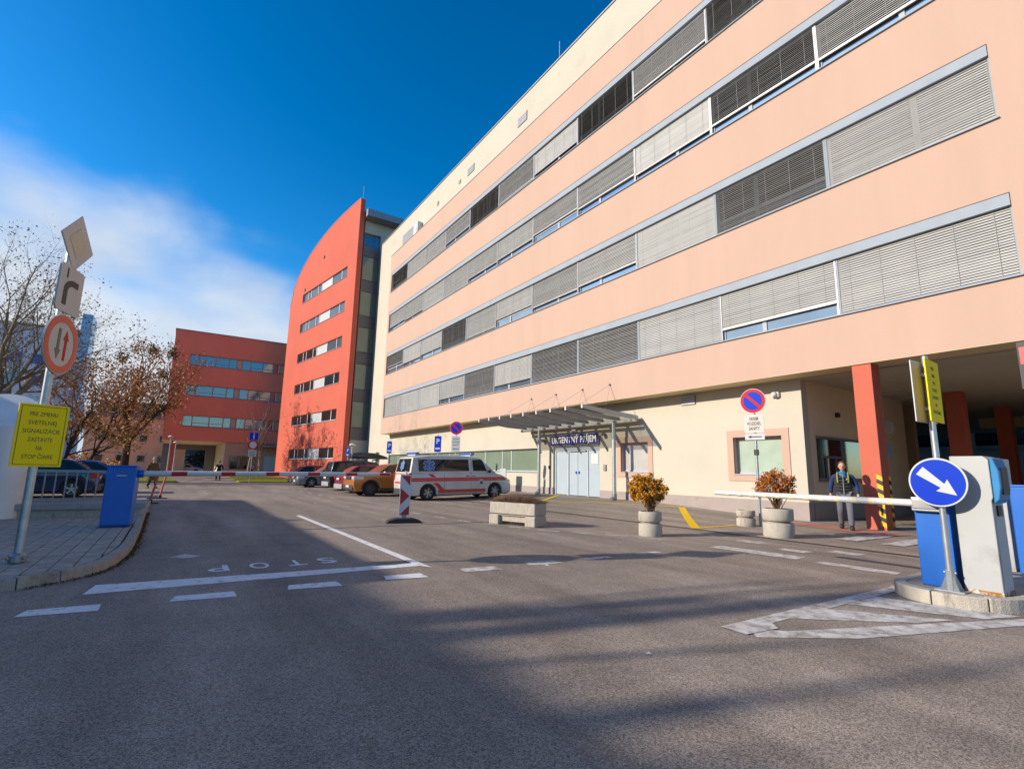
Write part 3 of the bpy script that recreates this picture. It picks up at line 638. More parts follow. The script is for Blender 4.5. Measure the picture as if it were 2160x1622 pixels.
for s in ES:
    segs = [(YW0, 1.5, 'g'), (1.5, 3.4, 'g'), (3.4, 5.0, 'g'), (5.0, 5.9, 'g'), (5.9, 6.55, 'p'), (6.55, 7.6, 'g'), (7.6, 9.1, 'g'), (9.1, 10.4, 'g'), (10.4, 11.3, 'g'), (11.3, YW1, 'p')]
    m = MB(); x = XE-.2
    m.box((x-.08, YW0, s), (x, YW1, s+.1)); m.box((x-.08, YW0, s+EH-.08), (x, YW1, s+EH))
    for a, b, k in segs:
        m.box((x-.08, a-.01 if a == YW0 else a-.06, s+.1), (x+.003, a+.06, s+EH-.08))
        if k == 'g' and b-a > 1.3: m.box((x-.08, a+.06, s+.42), (x-.003, b-.06, s+.50))
    wd = m.build('window', M('wing_frame', (.30, .21, .22), .5), ew)
    for a, b, k in segs:
        mm = MB(); mm.box((x-.06, a+.06, s+.1), (x-.04, b-.06 if b < YW1 else b, s+EH-.08)); mm.build('pane', GLASS if k == 'g' else BEIGE, wd)
    m = MB(); m.box((x, YW0-.03, s-.05), (XE+.05, YW1+.03, s-.003)); m.build('window_sill', FRAMED, ew)
# ground floor
PINKB = M('pink_beige_render', (.45, .28, .20), .85, var=.07, scale=.5)
m = MB(); m.box((XE-14, 5.3, -.2), (XE-.3, 5.6, 4.4)); m.build('passage_wall', SOFF, ew)
m = MB(); m.box((XE-.5, 5.6, -.2), (XE-.25, 16, 4.4)); m.build('wall', PINKB, ew)
m = MB(); m.box((XE-.25, 6.3, .95), (XE-.2, 9.4, 2.65)); wd = m.build('window', GLASSD, ew)
for y in (6.3, 7.3, 8.4, 9.35):
    m = MB(); m.box((XE-.2, y-.05, .9), (XE-.15, y+.05, 2.7)); m.build('window_bar', FRAMED, wd)
m = MB(); m.box((XE-.25, 10.4, 0), (XE-.18, 12.0, 2.75)); m.build('door', GREYP, ew, bevel=.01)
m = MB(); m.box((XE-.25, 9.2, 3.85), (XE+2.2, 14.2, 4.05)); m.build('door_canopy', FRAMED, ew)
m = MB(); m.box((XE+1.9, 11.9, 0), (XE+2.1, 12.1, 3.85)); m.build('canopy_post', REDE, ew)
m = MB(); m.box((XE-.9, -.4, -.2), (XE-.2, .15, 4.36)); c = m.build('column', REDW, ew)
m = MB(); m.box((XE-.19, .0, 0), (XE-.17, .15, 1.3)); m.build('hazard_strip', YELH, c)
m = MB(); m.box((XE-13.9, 4.0, -.2), (XE-13.2, 5.3, 4.36)); m.box((XE-13.9, YA, -.2), (XE-13.2, -.6, 4.36)); m.box((XE-13.9, -.6, 3.6), (XE-13.5, 4.0, 4.36)); m.build('passage_wall', SPAND, ew)

# ------------------------------------------------------------------ pavement on the left: kerb stones, pavers
kerb = [(-22.6, -.47), (-17.06, -.44), (-12.89, -.38), (-10.6, -.37), (-10.0, -.38), (-9.5, -.40), (-9.1, -.44), (-8.7, -.49), (-8.35, -.56), (-8.1, -.66), (-7.88, -.80), (-7.69, -1.0), (-7.52, -1.2), (-7.42, -1.42), (-7.36, -1.7), (-7.33, -2.3), (-7.3, -9)]
def along(P, d):
    for a, b in zip(P[:-1], P[1:]):
        a, b = Vector(a), Vector(b); L = (b-a).length
        if d <= L: return a.lerp(b, d/L), (b-a).normalized()
        d -= L
    return Vector(P[-1]), (Vector(P[-1])-Vector(P[-2])).normalized()
inner = []
for i, k in enumerate(kerb):
    a = Vector(kerb[max(i-1, 0)]); b = Vector(kerb[min(i+1, len(kerb)-1)]); t = (b-a).normalized(); inner.append((k[0]+t.y*.10, k[1]-t.x*.10))
m = MB(); m.prism(inner[1:]+[(-17.06, -9)], .0, .098, 'z'); pav = struct(m.build('pavement', MOSS))
tot = sum((Vector(b)-Vector(a)).length for a, b in zip(kerb[:-1], kerb[1:])); d = 0
while d < tot-1:
    p, _ = along(kerb, d); L = 1.0 if (p.x < -11 or p.y < -2) else .42
    q, _ = along(kerb, d+L-.012); t = (q-p).normalized(); nrm = Vector((t.y, -t.x))       # toward the pavement
    _, ta = along(kerb, d); _, tb = along(kerb, d+L-.012); na = Vector((ta.y, -ta.x)); nb = Vector((tb.y, -tb.x)); w = .14
    h = .12+random.uniform(-.004, .004); m = MB()
    a, b, c, e = p, q, q+nb*w, p+na*w
    m.add([(v.x, v.y, -.05) for v in (a, b, c, e)]+[(v.x+(.012*na.x if i < 2 else 0), v.y+(.012*na.y if i < 2 else 0), h) for i, v in enumerate((a, b, c, e))], [(0, 3, 2, 1), (4, 5, 6, 7), (0, 1, 5, 4), (1, 2, 6, 5), (2, 3, 7, 6), (3, 0, 4, 7)])
    m.build('kerb_stone', KERBM, pav, bevel=.01); d += L
def inside(x, y, P):
    c = False
    for (x1, y1), (x2, y2) in zip(P, P[1:]+P[:1]):
        if (y1 > y) != (y2 > y) and x < (x2-x1)*(y-y1)/(y2-y1)+x1: c = not c
    return c
inner = []
for i, k in enumerate(kerb):
    a = Vector(kerb[max(i-1, 0)]); b = Vector(kerb[min(i+1, len(kerb)-1)]); t = (b-a).normalized(); inner.append((k[0]+t.y*.16, k[1]-t.x*.16))
inner += [(-17, -9)]
def clip(P, Q):
    """clip polygon P by the convex outline Q"""
    ar = sum(x1*y2-x2*y1 for (x1, y1), (x2, y2) in zip(Q, Q[1:]+Q[:1])); sg = 1 if ar > 0 else -1
    for (x1, y1), (x2, y2) in zip(Q, Q[1:]+Q[:1]):
        out = []; sd = lambda p: sg*((x2-x1)*(p[1]-y1)-(y2-y1)*(p[0]-x1))
        for p, q in zip(P, P[1:]+P[:1]):
            a, b = sd(p), sd(q)
            if a >= 0: out.append(p)
            if a*b < 0: t = a/(a-b); out.append((p[0]+(q[0]-p[0])*t, p[1]+(q[1]-p[1])*t))
        P = out
        if len(P) < 3: return []
    return P
CV = [k for k in inner if -15.3 < k[0]]; CV = [(-15.3, inner[2][1])]+CV+[(-15.3, -9)]; CV = [c for i, c in enumerate(CV) if c[1] > -8.99 or i > 3]
spots = []
for i in range(82):
    for j in range(22):
        x = -7.25-i*.1-.05; y = -.45-j*.2-.1
        if y < x*.24+.05 or y < -3.4: continue
        f = [(x-.0442, y-.093), (x+.0442, y-.093), (x+.0442, y+.093), (x-.0442, y+.093)]
        c = clip(f, CV)
        if len(c) >= 3 and abs(sum(x1*y2-x2*y1 for (x1, y1), (x2, y2) in zip(c, c[1:]+c[:1]))) > .004: spots.append((x, y, c if abs(sum(x1*y2-x2*y1 for (x1, y1), (x2, y2) in zip(c, c[1:]+c[:1])))/2 < .0162 else None))
spots.sort(key=lambda s: s[0]**2+s[1]**2)
m = MB(); m.box((-.0442, -.093, 0), (.0442, .093, .03)); pvm = m.mesh('paver', PAVER)
rest = MB()
for i, (x, y, c) in enumerate(spots):
    z = .088+random.uniform(-.003, .003)
    if c: m = MB() if i < 290 else rest; m.prism(c, z, z+.03, 'z'); (m.build('paver', PAVER, pav) if i < 290 else None)
    elif i < 290:
        o = bpy.data.objects.new('paver', pvm); COL.objects.link(o); o.parent = pav; o.location = (x, y, z); o.rotation_euler = (R(random.uniform(-.7, .7)), R(random.uniform(-.7, .7)), R(random.uniform(-.6, .6)))
    else: rest.box((x-.0442, y-.093, z), (x+.0442, y+.093, z+.03))
stuff(rest.build('far_pavers', PAVER, pav))
# weeds and leaf litter along the kerb foot
m = MB(); rg = random.Random(3)
for i in range(2600):
    d = rg.uniform(5, 15.3); p, t = along(kerb, d); q = p-Vector((t.y, -t.x))*abs(rg.gauss(0, .04)); a = rg.uniform(0, 6.3); s = rg.uniform(.006, .022); h = rg.uniform(.003, .03)
    m.add([(q.x, q.y, .002), (q.x+s*math.cos(a), q.y+s*math.sin(a), .004+h*.4), (q.x+s*math.cos(a+1.2), q.y+s*math.sin(a+1.2), h)], [(0, 1, 2)])
stuff(tag(m.build('leaf_litter', M('dead_leaves', (.10, .07, .035), .95, var=.5, scale=20, spec=.1), fix=False), 'dark leaf litter and moss along the foot of the kerb', 'leaf litter'))

# round white pillar cut obliquely
pl = thing('gate_pillar', 'white round gate pillar with obliquely cut top', 'pillar', (-15.6, -3.2, .1))
def cutcyl(r, z0, zc, slope, n=40, dirv=(.95, .3)):
    m = MB(); vs = []
    for k in range(n):
        t = 2*math.pi*k/n; x, y = r*math.cos(t), r*math.sin(t); vs.append((x, y, z0))
    for k in range(n):
        t = 2*math.pi*k/n; x, y = r*math.cos(t), r*math.sin(t); vs.append((x, y, zc-slope*(x*dirv[0]+y*dirv[1])/r))
    m.add(vs, [(k, (k+1) % n, n+(k+1) % n, n+k) for k in range(n)]+[tuple(range(n, 2*n)), tuple(range(n-1, -1, -1))]); return m
cutcyl(.55, 0, 2.36, .40, dirv=(.99, .12)).build('shaft', M('white_render', (.66, .66, .66), .7, var=.06, scale=1.5, bump=.15), pl, smooth=True, )
# low wall and railing
lw = thing('low_wall', 'low concrete wall with grey coping beside the blue barrier box', 'wall', (-15.5, -2, .0))
m = MB(); m.box((-.12, -1.6, .0), (.12, 1.5, .28)); m.build('base', CONC, lw, bevel=.01)
m = MB(); m.box((-.2, -1.6, .28), (.2, 1.58, .42)); m.build('coping', M('coping_stone', (.30, .29, .28), .85, var=.1, bump=.3), lw, bevel=.015)
rl = thing('railing', 'grey metal bar railing on the low wall', 'railing', (-15.5, -2, .42))
m = MB(); m.box((-.025, -1.3, .68), (.025, .95, .74)); m.build('top_rail', GALVD, rl)
m = MB(); m.box((-.02, -1.3, .06), (.02, .95, .10)); m.build('bottom_rail', GALVD, rl)
for i in range(13):
    y = -1.28+i*.185; m = MB(); m.box((-.012, y-.012, .10 if i % 6 else 0), (.012, y+.012, .68)); m.build('bar', GALVD, rl)

# ------------------------------------------------------------------ sign helpers (faces look along local +x)
def disc(r, t, mat, name, par, x=0, y=0, z=0, n=40, r_in=0):
    """upright disc or ring, face toward +x"""
    m = MB(); vs = []
    def ring(rad, xx): return [(xx, rad*math.cos(2*math.pi*k/n), rad*math.sin(2*math.pi*k/n)) for k in range(n)]
    if r_in:
        m.add(ring(r, 0)+ring(r_in, 0)+ring(r, t)+ring(r_in, t), [(k, (k+1) % n, n+(k+1) % n, n+k) for k in range(n)]+[(2*n+k, 3*n+k, 3*n+(k+1) % n, 2*n+(k+1) % n) for k in range(n)]+[(k, 2*n+k, 2*n+(k+1) % n, (k+1) % n) for k in range(n)]+[(n+k, n+(k+1) % n, 3*n+(k+1) % n, 3*n+k) for k in range(n)])
    else: m.add(ring(r, 0)+ring(r, t), [tuple(range(n)), tuple(range(2*n-1, n-1, -1))]+[(k, n+k, n+(k+1) % n, (k+1) % n) for k in range(n)])
    return m.build(name, mat, par, loc=(x, y, z))
def plate(poly, t, mat, name, par, x=0, y=0, z=0, bevel=0):
    m = MB(); m.prism(poly, 0, t, 'x'); return m.build(name, mat, par, loc=(x, y, z), bevel=bevel)
def rrect(w, h, r=.03, n=4):
    P = []
    for cx, cy, a0 in ((w/2-r, h/2-r, 0), (-w/2+r, h/2-r, 90), (-w/2+r, -h/2+r, 180), (w/2-r, -h/2+r, 270)):
        for i in range(n+1): a = R(a0+90*i/n); P.append((cx+r*math.cos(a), cy+r*math.sin(a)))
    return P
TX = (R(90), 0, R(90))       # text facing +x
def nopark(par, z, r, x):
    disc(r, .012, WHITES, 'sign_plate', par, x, 0, z); disc(r*.96, .004, REDS, 'red_ring', par, x+.012, 0, z, r_in=r*.74); disc(r*.74, .003, BLUEN, 'blue_field', par, x+.012, 0, z)
    m = MB(); c, s = math.cos(R(-45)), math.sin(R(-45)); w = r*.11; L = r*.76
    m.prism([(c*L*a-s*w*b, s*L*a+c*w*b) for a, b in ((-1, -1), (1, -1), (1, 1), (-1, 1))], 0, .005, 'x'); m.build('red_bar', REDS, par, loc=(x+.0135, 0, z))
def pole(par, h, r=.035, mat=GALV, base=True):
    m = MB(); m.tube([(0, 0, 0), (0, 0, h)], r, 12); m.build('post', mat, par, smooth=True)
# left sign post: faces mostly up the side street, pole by the kerb
ls = thing('sign_post', 'tall post with priority diamond, bend plate, oncoming-traffic disc and yellow notice', 'road sign', (-8.63, -1.44, .118))
pole(ls, 4.25, .045)
m = MB(); m.lathe([(.075, .0), (.085, .02), (.085, .09), (.06, .12)], 12); m.build('base_collar', GALVD, ls)
for a in range(4):
    m = MB(); c, s = math.cos(R(45+90*a)), math.sin(R(45+90*a)); m.tube([(c*.07, s*.07, .06), (c*.12, s*.12, .06)], .015, 6); m.build('bolt', GALVD, ls)
def holder(par, z, ang, nm='sign_arm'):
    o = bpy.data.objects.new(nm, None); return o
class SF:                                   # builds faces turned by an angle about the post
    def __init__(s, par, ang): s.par = par; s.a = ang
    def fix(s, o):
        o.location = Matrix.Rotation(s.a, 3, 'Z')@Vector(o.location); o.rotation_mode = 'QUATERNION'; o.rotation_quaternion = Matrix.Rotation(s.a, 3, 'Z').to_quaternion()@(o.rotation_euler.to_quaternion()); return o
def turned(par, ang, fn):
    before = set(par.children); fn(); 
    for o in set(par.children)-before:
        q = o.rotation_euler.to_matrix(); Rm = Matrix.Rotation(ang, 3, 'Z'); o.location = Rm@Vector(o.location); o.rotation_euler = (Rm@q).to_euler()
def arrowpoly(L, w, hw, hl): return [(-w/2, -L/2), (w/2, -L/2), (w/2, L/2-hl), (hw/2, L/2-hl), (0, L/2), (-hw/2, L/2-hl), (-w/2, L/2-hl)]
def f1():
    z = 2.71; x = .05
    disc(.39, .022, SILV, 'sign_plate', ls, x, 0, z); disc(.378, .004, M('sign_orange_red', (.60, .06, .02), .4), 'red_ring', ls, x+.022, 0, z, r_in=.285)
    plate([(-p[0]-.075, -p[1]+.0) for p in arrowpoly(.40, .055, .13, .13)], .004, M('sign_grey_ink', (.12, .11, .09), .5), 'down_arrow', ls, x+.022, 0, z)
    plate([(p[0]+.085, p[1]) for p in arrowpoly(.40, .055, .13, .13)], .004, REDS, 'up_arrow', ls, x+.022, 0, z)
    z = 3.44
    plate(rrect(.56, .62, .05), .022, SILV, 'bend_plate', ls, x, 0, z)
    P = []
    for i in range(9): a = R(180-90*i/8); P.append((.06+.22*math.cos(a), -.02+.16*math.sin(a)))
    Q = [(.06+.13*math.cos(R(90+90*i/8)), -.02+.08*math.sin(R(90+90*i/8))) for i in range(9)]
    plate([(-.16, -.22)]+P+[(.16, .14), (.16, .06)]+Q+[(-.07, -.22)], .004, INK, 'thick_bend', ls, x+.022, .0, z)
    plate([(-.135, .14), (-.105, .14), (-.105, .27), (-.135, .27)], .004, INK, 'thin_branch', ls, x+.022, 0, z)
    z = 4.10; D = .40
    plate([(0, -D), (D, 0), (0, D), (-D, 0)], .022, SILV, 'diamond_plate', ls, x, 0, z, bevel=.01); plate([(0, -.22), (.22, 0), (0, .22), (-.22, 0)], .004, TAN, 'diamond_field', ls, x+.022, 0, z)
turned(ls, R(73), f1)
def f2():
    z = 1.53; x = .05
    plate(rrect(.50, .77, .012, 2), .012, YELS, 'yellow_plate', ls, x, 0, z)
    for a, b in (((-.225, .355), (.225, .361)), ((-.225, -.361), (.225, -.355)), ((-.225, -.355), (-.219, .355)), ((.219, -.355), (.225, .355))):
        m = MB(); m.box((0, a[0], a[1]), (.002, b[0], b[1])); m.build('border_line', INK, ls, loc=(x+.012, 0, z))
    for i, t in enumerate(('PRE ZMENU', 'SVETELNEJ', 'SIGNALIZÁCIE', 'ZASTAVTE', 'NA', 'STOP ČIARE')):
        text('lettering', t, .072, INK, ls, (x+.0125, 0, z+.26-i*.105), TX, .001, width=len(t)*.0305)
turned(ls, R(28), f2)
# no-parking sign right of the door
ns = thing('no_parking_sign', 'no-parking sign with OKREM VOZIDIEL SANITY plate near the building corner', 'road sign', (-8.15, 13.42, gz(-8.15, 13.42)), R(-78))
pole(ns, 3.55)
nopark(ns, 3.40, .345, .045)
plate(rrect(.52, .50, .03), .012, WHITES, 'text_plate', ns, .045, 0, 2.76); plate(rrect(.48, .46, .02), .001, SILV, 'text_field', ns, .0572, 0, 2.76)
for i, t in enumerate(('OKREM', 'VOZIDIEL', 'SANITY')): text('lettering', t, .125, INK, ns, (.060, 0, 2.76+.135-.135*i), TX, .001, bold=.002, width=len(t)*.048)
plate(rrect(.52, .16, .02), .012, WHITES, 'arrow_plate', ns, .045, 0, 2.40)
m = MB(); m.prism([(-.19, 0), (-.09, .045), (-.09, .015), (.19, .015), (.19, -.015), (-.09, -.015), (-.09, -.045)], 0, .003, 'x'); m.build('arrow', INK, ns, loc=(.057, 0, 2.40))
m = MB(); m.box((-.05, -.05, 1.9), (.05, .05, 2.05)); m.build('clamp', BLACK, ns)
# second no-parking sign beside the ambulance
n2 = thing('no_parking_sign', 'small no-parking sign with white plate beside the ambulance', 'road sign', (-23.4, 11.95, gz(-23.4, 11.95)), R(-40))
pole(n2, 3.75, .03); nopark(n2, 3.42, .34, .04); plate(rrect(.44, .78, .02), .012, WHITES, 'text_plate', n2, .04, 0, 2.62)
for i, t in enumerate(('OKREM', 'VOZIDIEL', 'SANITY')): text('lettering', t, .10, INK, n2, (.054, 0, 2.86-.15*i), TX, .001)
m = MB(); m.prism([(-.16, 0), (-.08, .04), (-.08, .015), (.16, .015), (.16, -.015), (-.08, -.015), (-.08, -.04)], 0, .003, 'x'); m.build('arrow', INK, n2, loc=(.053, 0, 2.36))
def parksign(lb, x, y, h, w=.42, hh=.95, ang=-45):
    o = thing('parking_sign', lb, 'road sign', (x, y, gz(x, y)), R(ang)); pole(o, h+hh/2+.1, .03); plate(rrect(w, hh, .03), .012, BLUEN, 'blue_plate', o, .035, 0, h)
    text('letter', 'P', .42, WHITES, o, (.049, 0, h+.14), TX, .001, bold=.01)
    m = MB(); m.box((0, -.14, -.33), (.002, .14, -.22)); m.build('small_text_bar', WHITES, o, loc=(.0475, 0, h)); return o
parksign('blue parking sign left of the small no-parking sign, behind the ambulance', -28.2, 13.2, 2.78)
parksign('blue parking sign in front of the cream wall behind the roof box', -39.8, 14.4, 2.9)
parksign('small blue parking sign at the foot of the red tower', -49.5, 13.85, 2.75, .4, .8)
parksign('blue parking sign among the trees behind the dark blue car', -52, -7.4, 2.6, .5, .8, 0)
# info and no-entry sign on the lawn
i_ = thing('information_sign', 'blue information plate above a no-entry disc on the lawn', 'road sign', (-44.8, 5.12, 0), 0)
pole(i_, 4.0, .035); plate(rrect(.62, .58, .03), .012, BLUEN, 'blue_plate', i_, .04, 0, 3.65)
m = MB(); m.box((0, -.05, -.2), (.003, .05, .1)); m.box((0, -.05, .14), (.003, .05, .22)); m.build('information_mark', WHITES, i_, loc=(.053, 0, 3.65))
disc(.36, .012, REDS, 'sign_plate', i_, .04, 0, 2.98); disc(.26, .003, WHITES, 'white_field', i_, .0525, 0, 2.98)
plate(rrect(.58, .5, .02), .012, WHITES, 'text_plate', i_, .04, 0, 2.32)
for k in range(3): 
    m = MB(); m.box((0, -.22, -.02), (.002, .22, .03)); m.build('text_line', INK, i_, loc=(.0525, 0, 2.45-.14*k))

# ------------------------------------------------------------------ barriers
lb = thing('barrier_gate', 'blue barrier box with closed red and white striped arm', 'barrier', (-12.75, -.78, .105), R(-7))
m = MB(); m.box((-.2, -.235, .05), (.2, .235, 1.16)); m.build('housing', BLUEP, lb, bevel=.015)
m = MB(); m.box((-.19, -.225, 0), (.19, .225, .05)); m.build('base', M('dark_blue_base', (.003, .03, .13), .5), lb)
m = MB(); m.box((-.205, -.24, 1.16), (.205, .24, 1.185)); m.build('lid', BLUEP, lb, bevel=.008)
m = MB(); m.box((.2, -.07, .98), (.212, .09, 1.0)); m.lathe([(.022, 0), (.022, .012)], 10, (.2, 0, 1.07), 'y'); m.build('lock', GALV, lb)
m = MB(); m.tube([(0, .235, 1.03), (0, .33, 1.03)], .075, 12); m.build('arm_bracket', BLUEP, lb, smooth=True)
arm = MB(); arm.tube([(0, .3, 1.03), (0, 5.46, 1.085)], [.058, .045], 14); ar = arm.build('barrier_arm', WHITEP, lb, smooth=True, rot=(0, 0, R(7)))
for a in (.79, 1.68, 2.56, 3.45, 4.33, 5.17):
    b = a+.27; zz = lambda q: 1.03+.055*(q-.3)/5; rad = .0592-.013*(a-.3)/5
    m = MB(); n = 7
    for q in (a, b):
        for i in range(n): t = R(-48+96*i/(n-1)); m.v.append((rad*math.cos(t)*1.015, q, zz(q)+rad*math.sin(t)*1.015))
    m.f += [(i, i+1, n+i+1, n+i) for i in range(n-1)]; m.build('red_band', REDP, ar, smooth=True)
# red and white folding posts near the car park mouth
for i, (x, y, lbl) in enumerate(((-21.7, -.5, 'nearer of two pink-red leaning folding posts'), (-24.6, -.28, 'farther of two pink-red leaning folding posts'))):
    o = thing('folding_post', lbl, 'bollard', (x, y, 0), 0, 'folding parking posts'); m = MB(); m.tube([(0, 0, .08), (.1, .14, .95)], .035, 8); m.build('post', M('faded_red', (.62, .12, .14), .5), o, smooth=True)
    m = MB(); m.box((-.05, -.4, 0), (.05, .25, .04)); m.build('foot', BLACK, o); m = MB(); m.tube([(0, 0, .03), (.01, .015, .14)], .055, 8); m.build('hinge', BLACK, o)
# traffic island with kerb stones
IC = Vector((-2.28, 7.60)); IR = .60; isl = []
def isle(r, dz=0):
    P = []
    for i in range(25): a = R(180+180*i/24); P.append((IC.x+r*math.cos(a), IC.y+r*math.sin(a)))
    return P+[(IC.x+r, 11.4), (IC.x-r, 11.4)]
m = MB(); m.prism(isle(IR-.12), 0, .128, 'z'); isl = struct(m.build('traffic_island', M('island_top', (.30, .26, .225), .9, var=.12, scale=3, bump=.4, bscale=60, fine=(120, .2))))
ang = 180; k = 0
for a0, a1 in ((180, 218), (218, 262), (262, 308), (308, 360)):
    P = []; n = 7
    for i in range(n): a = R(a0+.6+(a1-a0-1.2)*i/(n-1)); P.append((math.cos(a), math.sin(a)))
    m = MB(); m.prism([(IC.x+IR*c, IC.y+IR*s) for c, s in P]+[(IC.x+(IR-.12)*c, IC.y+(IR-.12)*s) for c, s in P[::-1]], -.05, .14, 'z'); m.build('kerb_stone', CONC, isl, bevel=.012)
for sx in (-1, 1):
    for y in (7.6, 8.6, 9.6, 10.6):
        m = MB(); xa, xb = sorted((IC.x+sx*IR, IC.x+sx*(IR-.12))); m.box((xa, y+.006, -.05), (xb, y+.79 if y > 10 else y+.994, .14)); m.build('kerb_stone', CONC, isl, bevel=.012)
# barrier on the island
rb = thing('barrier_gate', 'blue barrier box on the island with long white arm', 'barrier', (-2.40, 7.60, .13))
m = MB(); m.box((-.17, -.19, 0), (.17, .17, .98)); m.build('housing', BLUEP, rb, bevel=.012)
m = MB(); m.box((-.17, -.26, .83), (.12, -.19, .99)); m.build('arm_clamp', GALV, rb, bevel=.012)
m = MB(); m.box((-.155, -.275, .86), (.09, -.26, .96)); m.build('clamp_plate', GALVD, rb, bevel=.006)
m = MB(); m.tube([(-.12, -.225, .92), (-2.82, -.225, .925)], [.042, .036], 14); ra = m.build('barrier_arm', WHITEP, rb, smooth=True)
for k in range(12):
    a = -.35-k*.2; m = MB(); m.tube([(a, -.225, .9203), (a-.07, -.225, .9205)], [.0413-.0004*k+.0012, .0413-.0004*k+.0008], 14, caps=False); m.build('faded_band', M('faded_yellow', (.70, .63, .42), .5), ra, smooth=True)
# ticket machine
tm = thing('ticket_machine', 'white ticket machine with blue hood on the kerbed island', 'ticket machine', (-2.0, 7.58, .13))
m = MB(); m.prism([(-.17, .02), (.15, .02), (.15, .98), (.165, 1.02), (.165, 1.42), (.12, 1.46), (-.17, 1.46)], -.2, .17, 'y'); m.build('cabinet', CABW, tm, bevel=.008)
m = MB(); m.box((-.172, -.202, 0), (.152, .17, .04)); m.build('rusty_foot', RUST, tm)
m = MB(); m.prism([(.168, .95), (.215, 1.0), (.235, 1.12), (.235, 1.30), (.20, 1.43), (.168, 1.45)], -.19, .16, 'y'); m.build('hood', M('hood_blue', (.03, .20, .42), .3), tm, bevel=.01)
m = MB(); m.box((.232, -.12, 1.05), (.2385, .1, 1.34)); m.build('screen_panel', BLACK, tm)
m = MB(); m.box((.151, -.08, .82), (.165, .06, .93)); m.build('ticket_slot', BLACK, tm)
m = MB(); m.box((.1505, -.16, .06), (.153, .13, .80)); m.build('door_panel', GREYP, tm)
# farther cabinets at the right edge
fc = thing('control_cabinet', 'slim white cabinet with outlined door behind the ticket machine', 'cabinet', (-2.45, 9.75, .13))
m = MB(); m.box((-.2, -.15, .02), (.2, .2, 1.50)); m.build('cabinet', CABW, fc, bevel=.01)
m = MB(); m.box((-.2, -.152, 0), (.2, .2, .03)); m.build('rusty_foot', RUST, fc)
for a, b in (((-.15, 0, .12), (-.142, .004, 1.4)), ((.142, 0, .12), (.15, .004, 1.4)), ((-.142, 0, .12), (.142, .004, .128)), ((-.142, 0, 1.392), (.142, .004, 1.4))):
    m = MB(); m.box((a[0], -.154, a[2]), (b[0], -.1505, b[2])); m.build('door_seam', SPAND, fc)
bb = thing('blue_cabinet', 'bright blue cabinet at the right edge of the picture', 'cabinet', (-1.98, 9.65, .13))
m = MB(); m.box((-.2, -.2, 0), (.2, .2, 1.12)); m.build('housing', BLUEP, bb, bevel=.012)
m = MB(); m.box((-.205, -.205, 1.12), (.205, .205, 1.15)); m.build('lid', BLUEP, bb, bevel=.006)
# keep-right sign in front of the island barrier
kr = thing('keep_right_sign', 'round blue arrow sign on a bolted post with two plates above', 'road sign', (-2.25, 7.27, .132))
m = MB(); m.tube([(0, 0, .05), (0, 0, 2.62)], .032, 14); m.build('post', GALV, kr, smooth=True)
m = MB(); m.tube([(0, 0, 0), (0, 0, .22)], .045, 12); m.box((-.13, -.09, 0), (.13, .09, .012)); m.build('base_shoe', GALV, kr)
for a in range(4):
    c, s = math.cos(R(45+90*a)), math.sin(R(45+90*a)); m = MB(); m.add([(c*.04, s*.04, .012), (c*.12, s*.085, .012), (c*.045, s*.045, .17)], [(0, 1, 2)]); m.add([(c*.04+.004, s*.04, .012), (c*.12+.004, s*.085, .012), (c*.045+.004, s*.045, .17)], [(0, 2, 1)]); m.build('gusset', GALV, kr)
m = MB(); m.tube([(-.055, 0, .19), (.055, 0, .19)], .012, 6); m.build('bolt', GALV, kr)
m = MB(); m.lathe([(.268, -.062), (.272, -.055), (.268, -.045)], 44, (0, 0, 1.165), 'y'); m.build('sign_plate', WHITES, kr)
m = MB(); m.lathe([(.252, -.0655), (.252, -.0622)], 44, (0, 0, 1.165), 'y'); m.build('blue_field', BLUEN, kr)
ca, sa = math.cos(R(-40)), math.sin(R(-40)); AP = [(-.2, .055), (-.2, -.055), (.06, -.028), (.05, -.085), (.215, .0), (.05, .085), (.06, .028)]
m = MB(); m.prism([(x*ca-z*sa, x*sa+z*ca) for x, z in AP], -.0675, -.0657, 'y'); m.build('arrow', WHITES, kr, loc=(0, 0, 1.165))
def krp():
    plate(rrect(.5, .72, .01, 2), .012, YELS, 'yellow_plate', kr, .045, 0, 2.2)
    for i, t in enumerate(('PRED', 'ZÓNA', 'PRI', 'VSTUPE', 'ZASTAVTE', 'NA', 'STOP ČIARE')): text('lettering', t, .055, INK, kr, (.0575, 0, 2.46-i*.085), TX, .001, width=len(t)*.028)
turned(kr, R(4), krp)
def krp2(): plate(rrect(.5, .72, .01, 2), .012, GREYP, 'plate_back', kr, .045, 0, 2.2)
turned(kr, R(176), krp2)
for z in (2.0, 2.4):
    m = MB(); m.box((-.05, -.05, z-.02), (.05, .05, z+.02)); m.build('clamp', GALV, kr)
# hanging lit sign at the right edge
lt = thing('hanging_sign', 'red lit signal board hanging under the overhang at right edge', 'sign', (-2.8, 14.5, 3.2))
m = MB(); m.box((-.12, 0, 0), (.6, .1, 1.0)); m.build('frame', BLACK, lt, bevel=.01)
m = MB(); m.box((-.08, -.006, .52), (.56, -.001, .88)); m.build('red_panel', M('signal_red', (.75, .02, .03), .4), lt)
m = MB(); m.tube([(.1, .05, 1.0), (.1, .05, 1.26)], .02, 6); m.tube([(.45, .05, 1.0), (.45, .05, 1.26)], .02, 6); m.build('hanger', GALVD, lt)
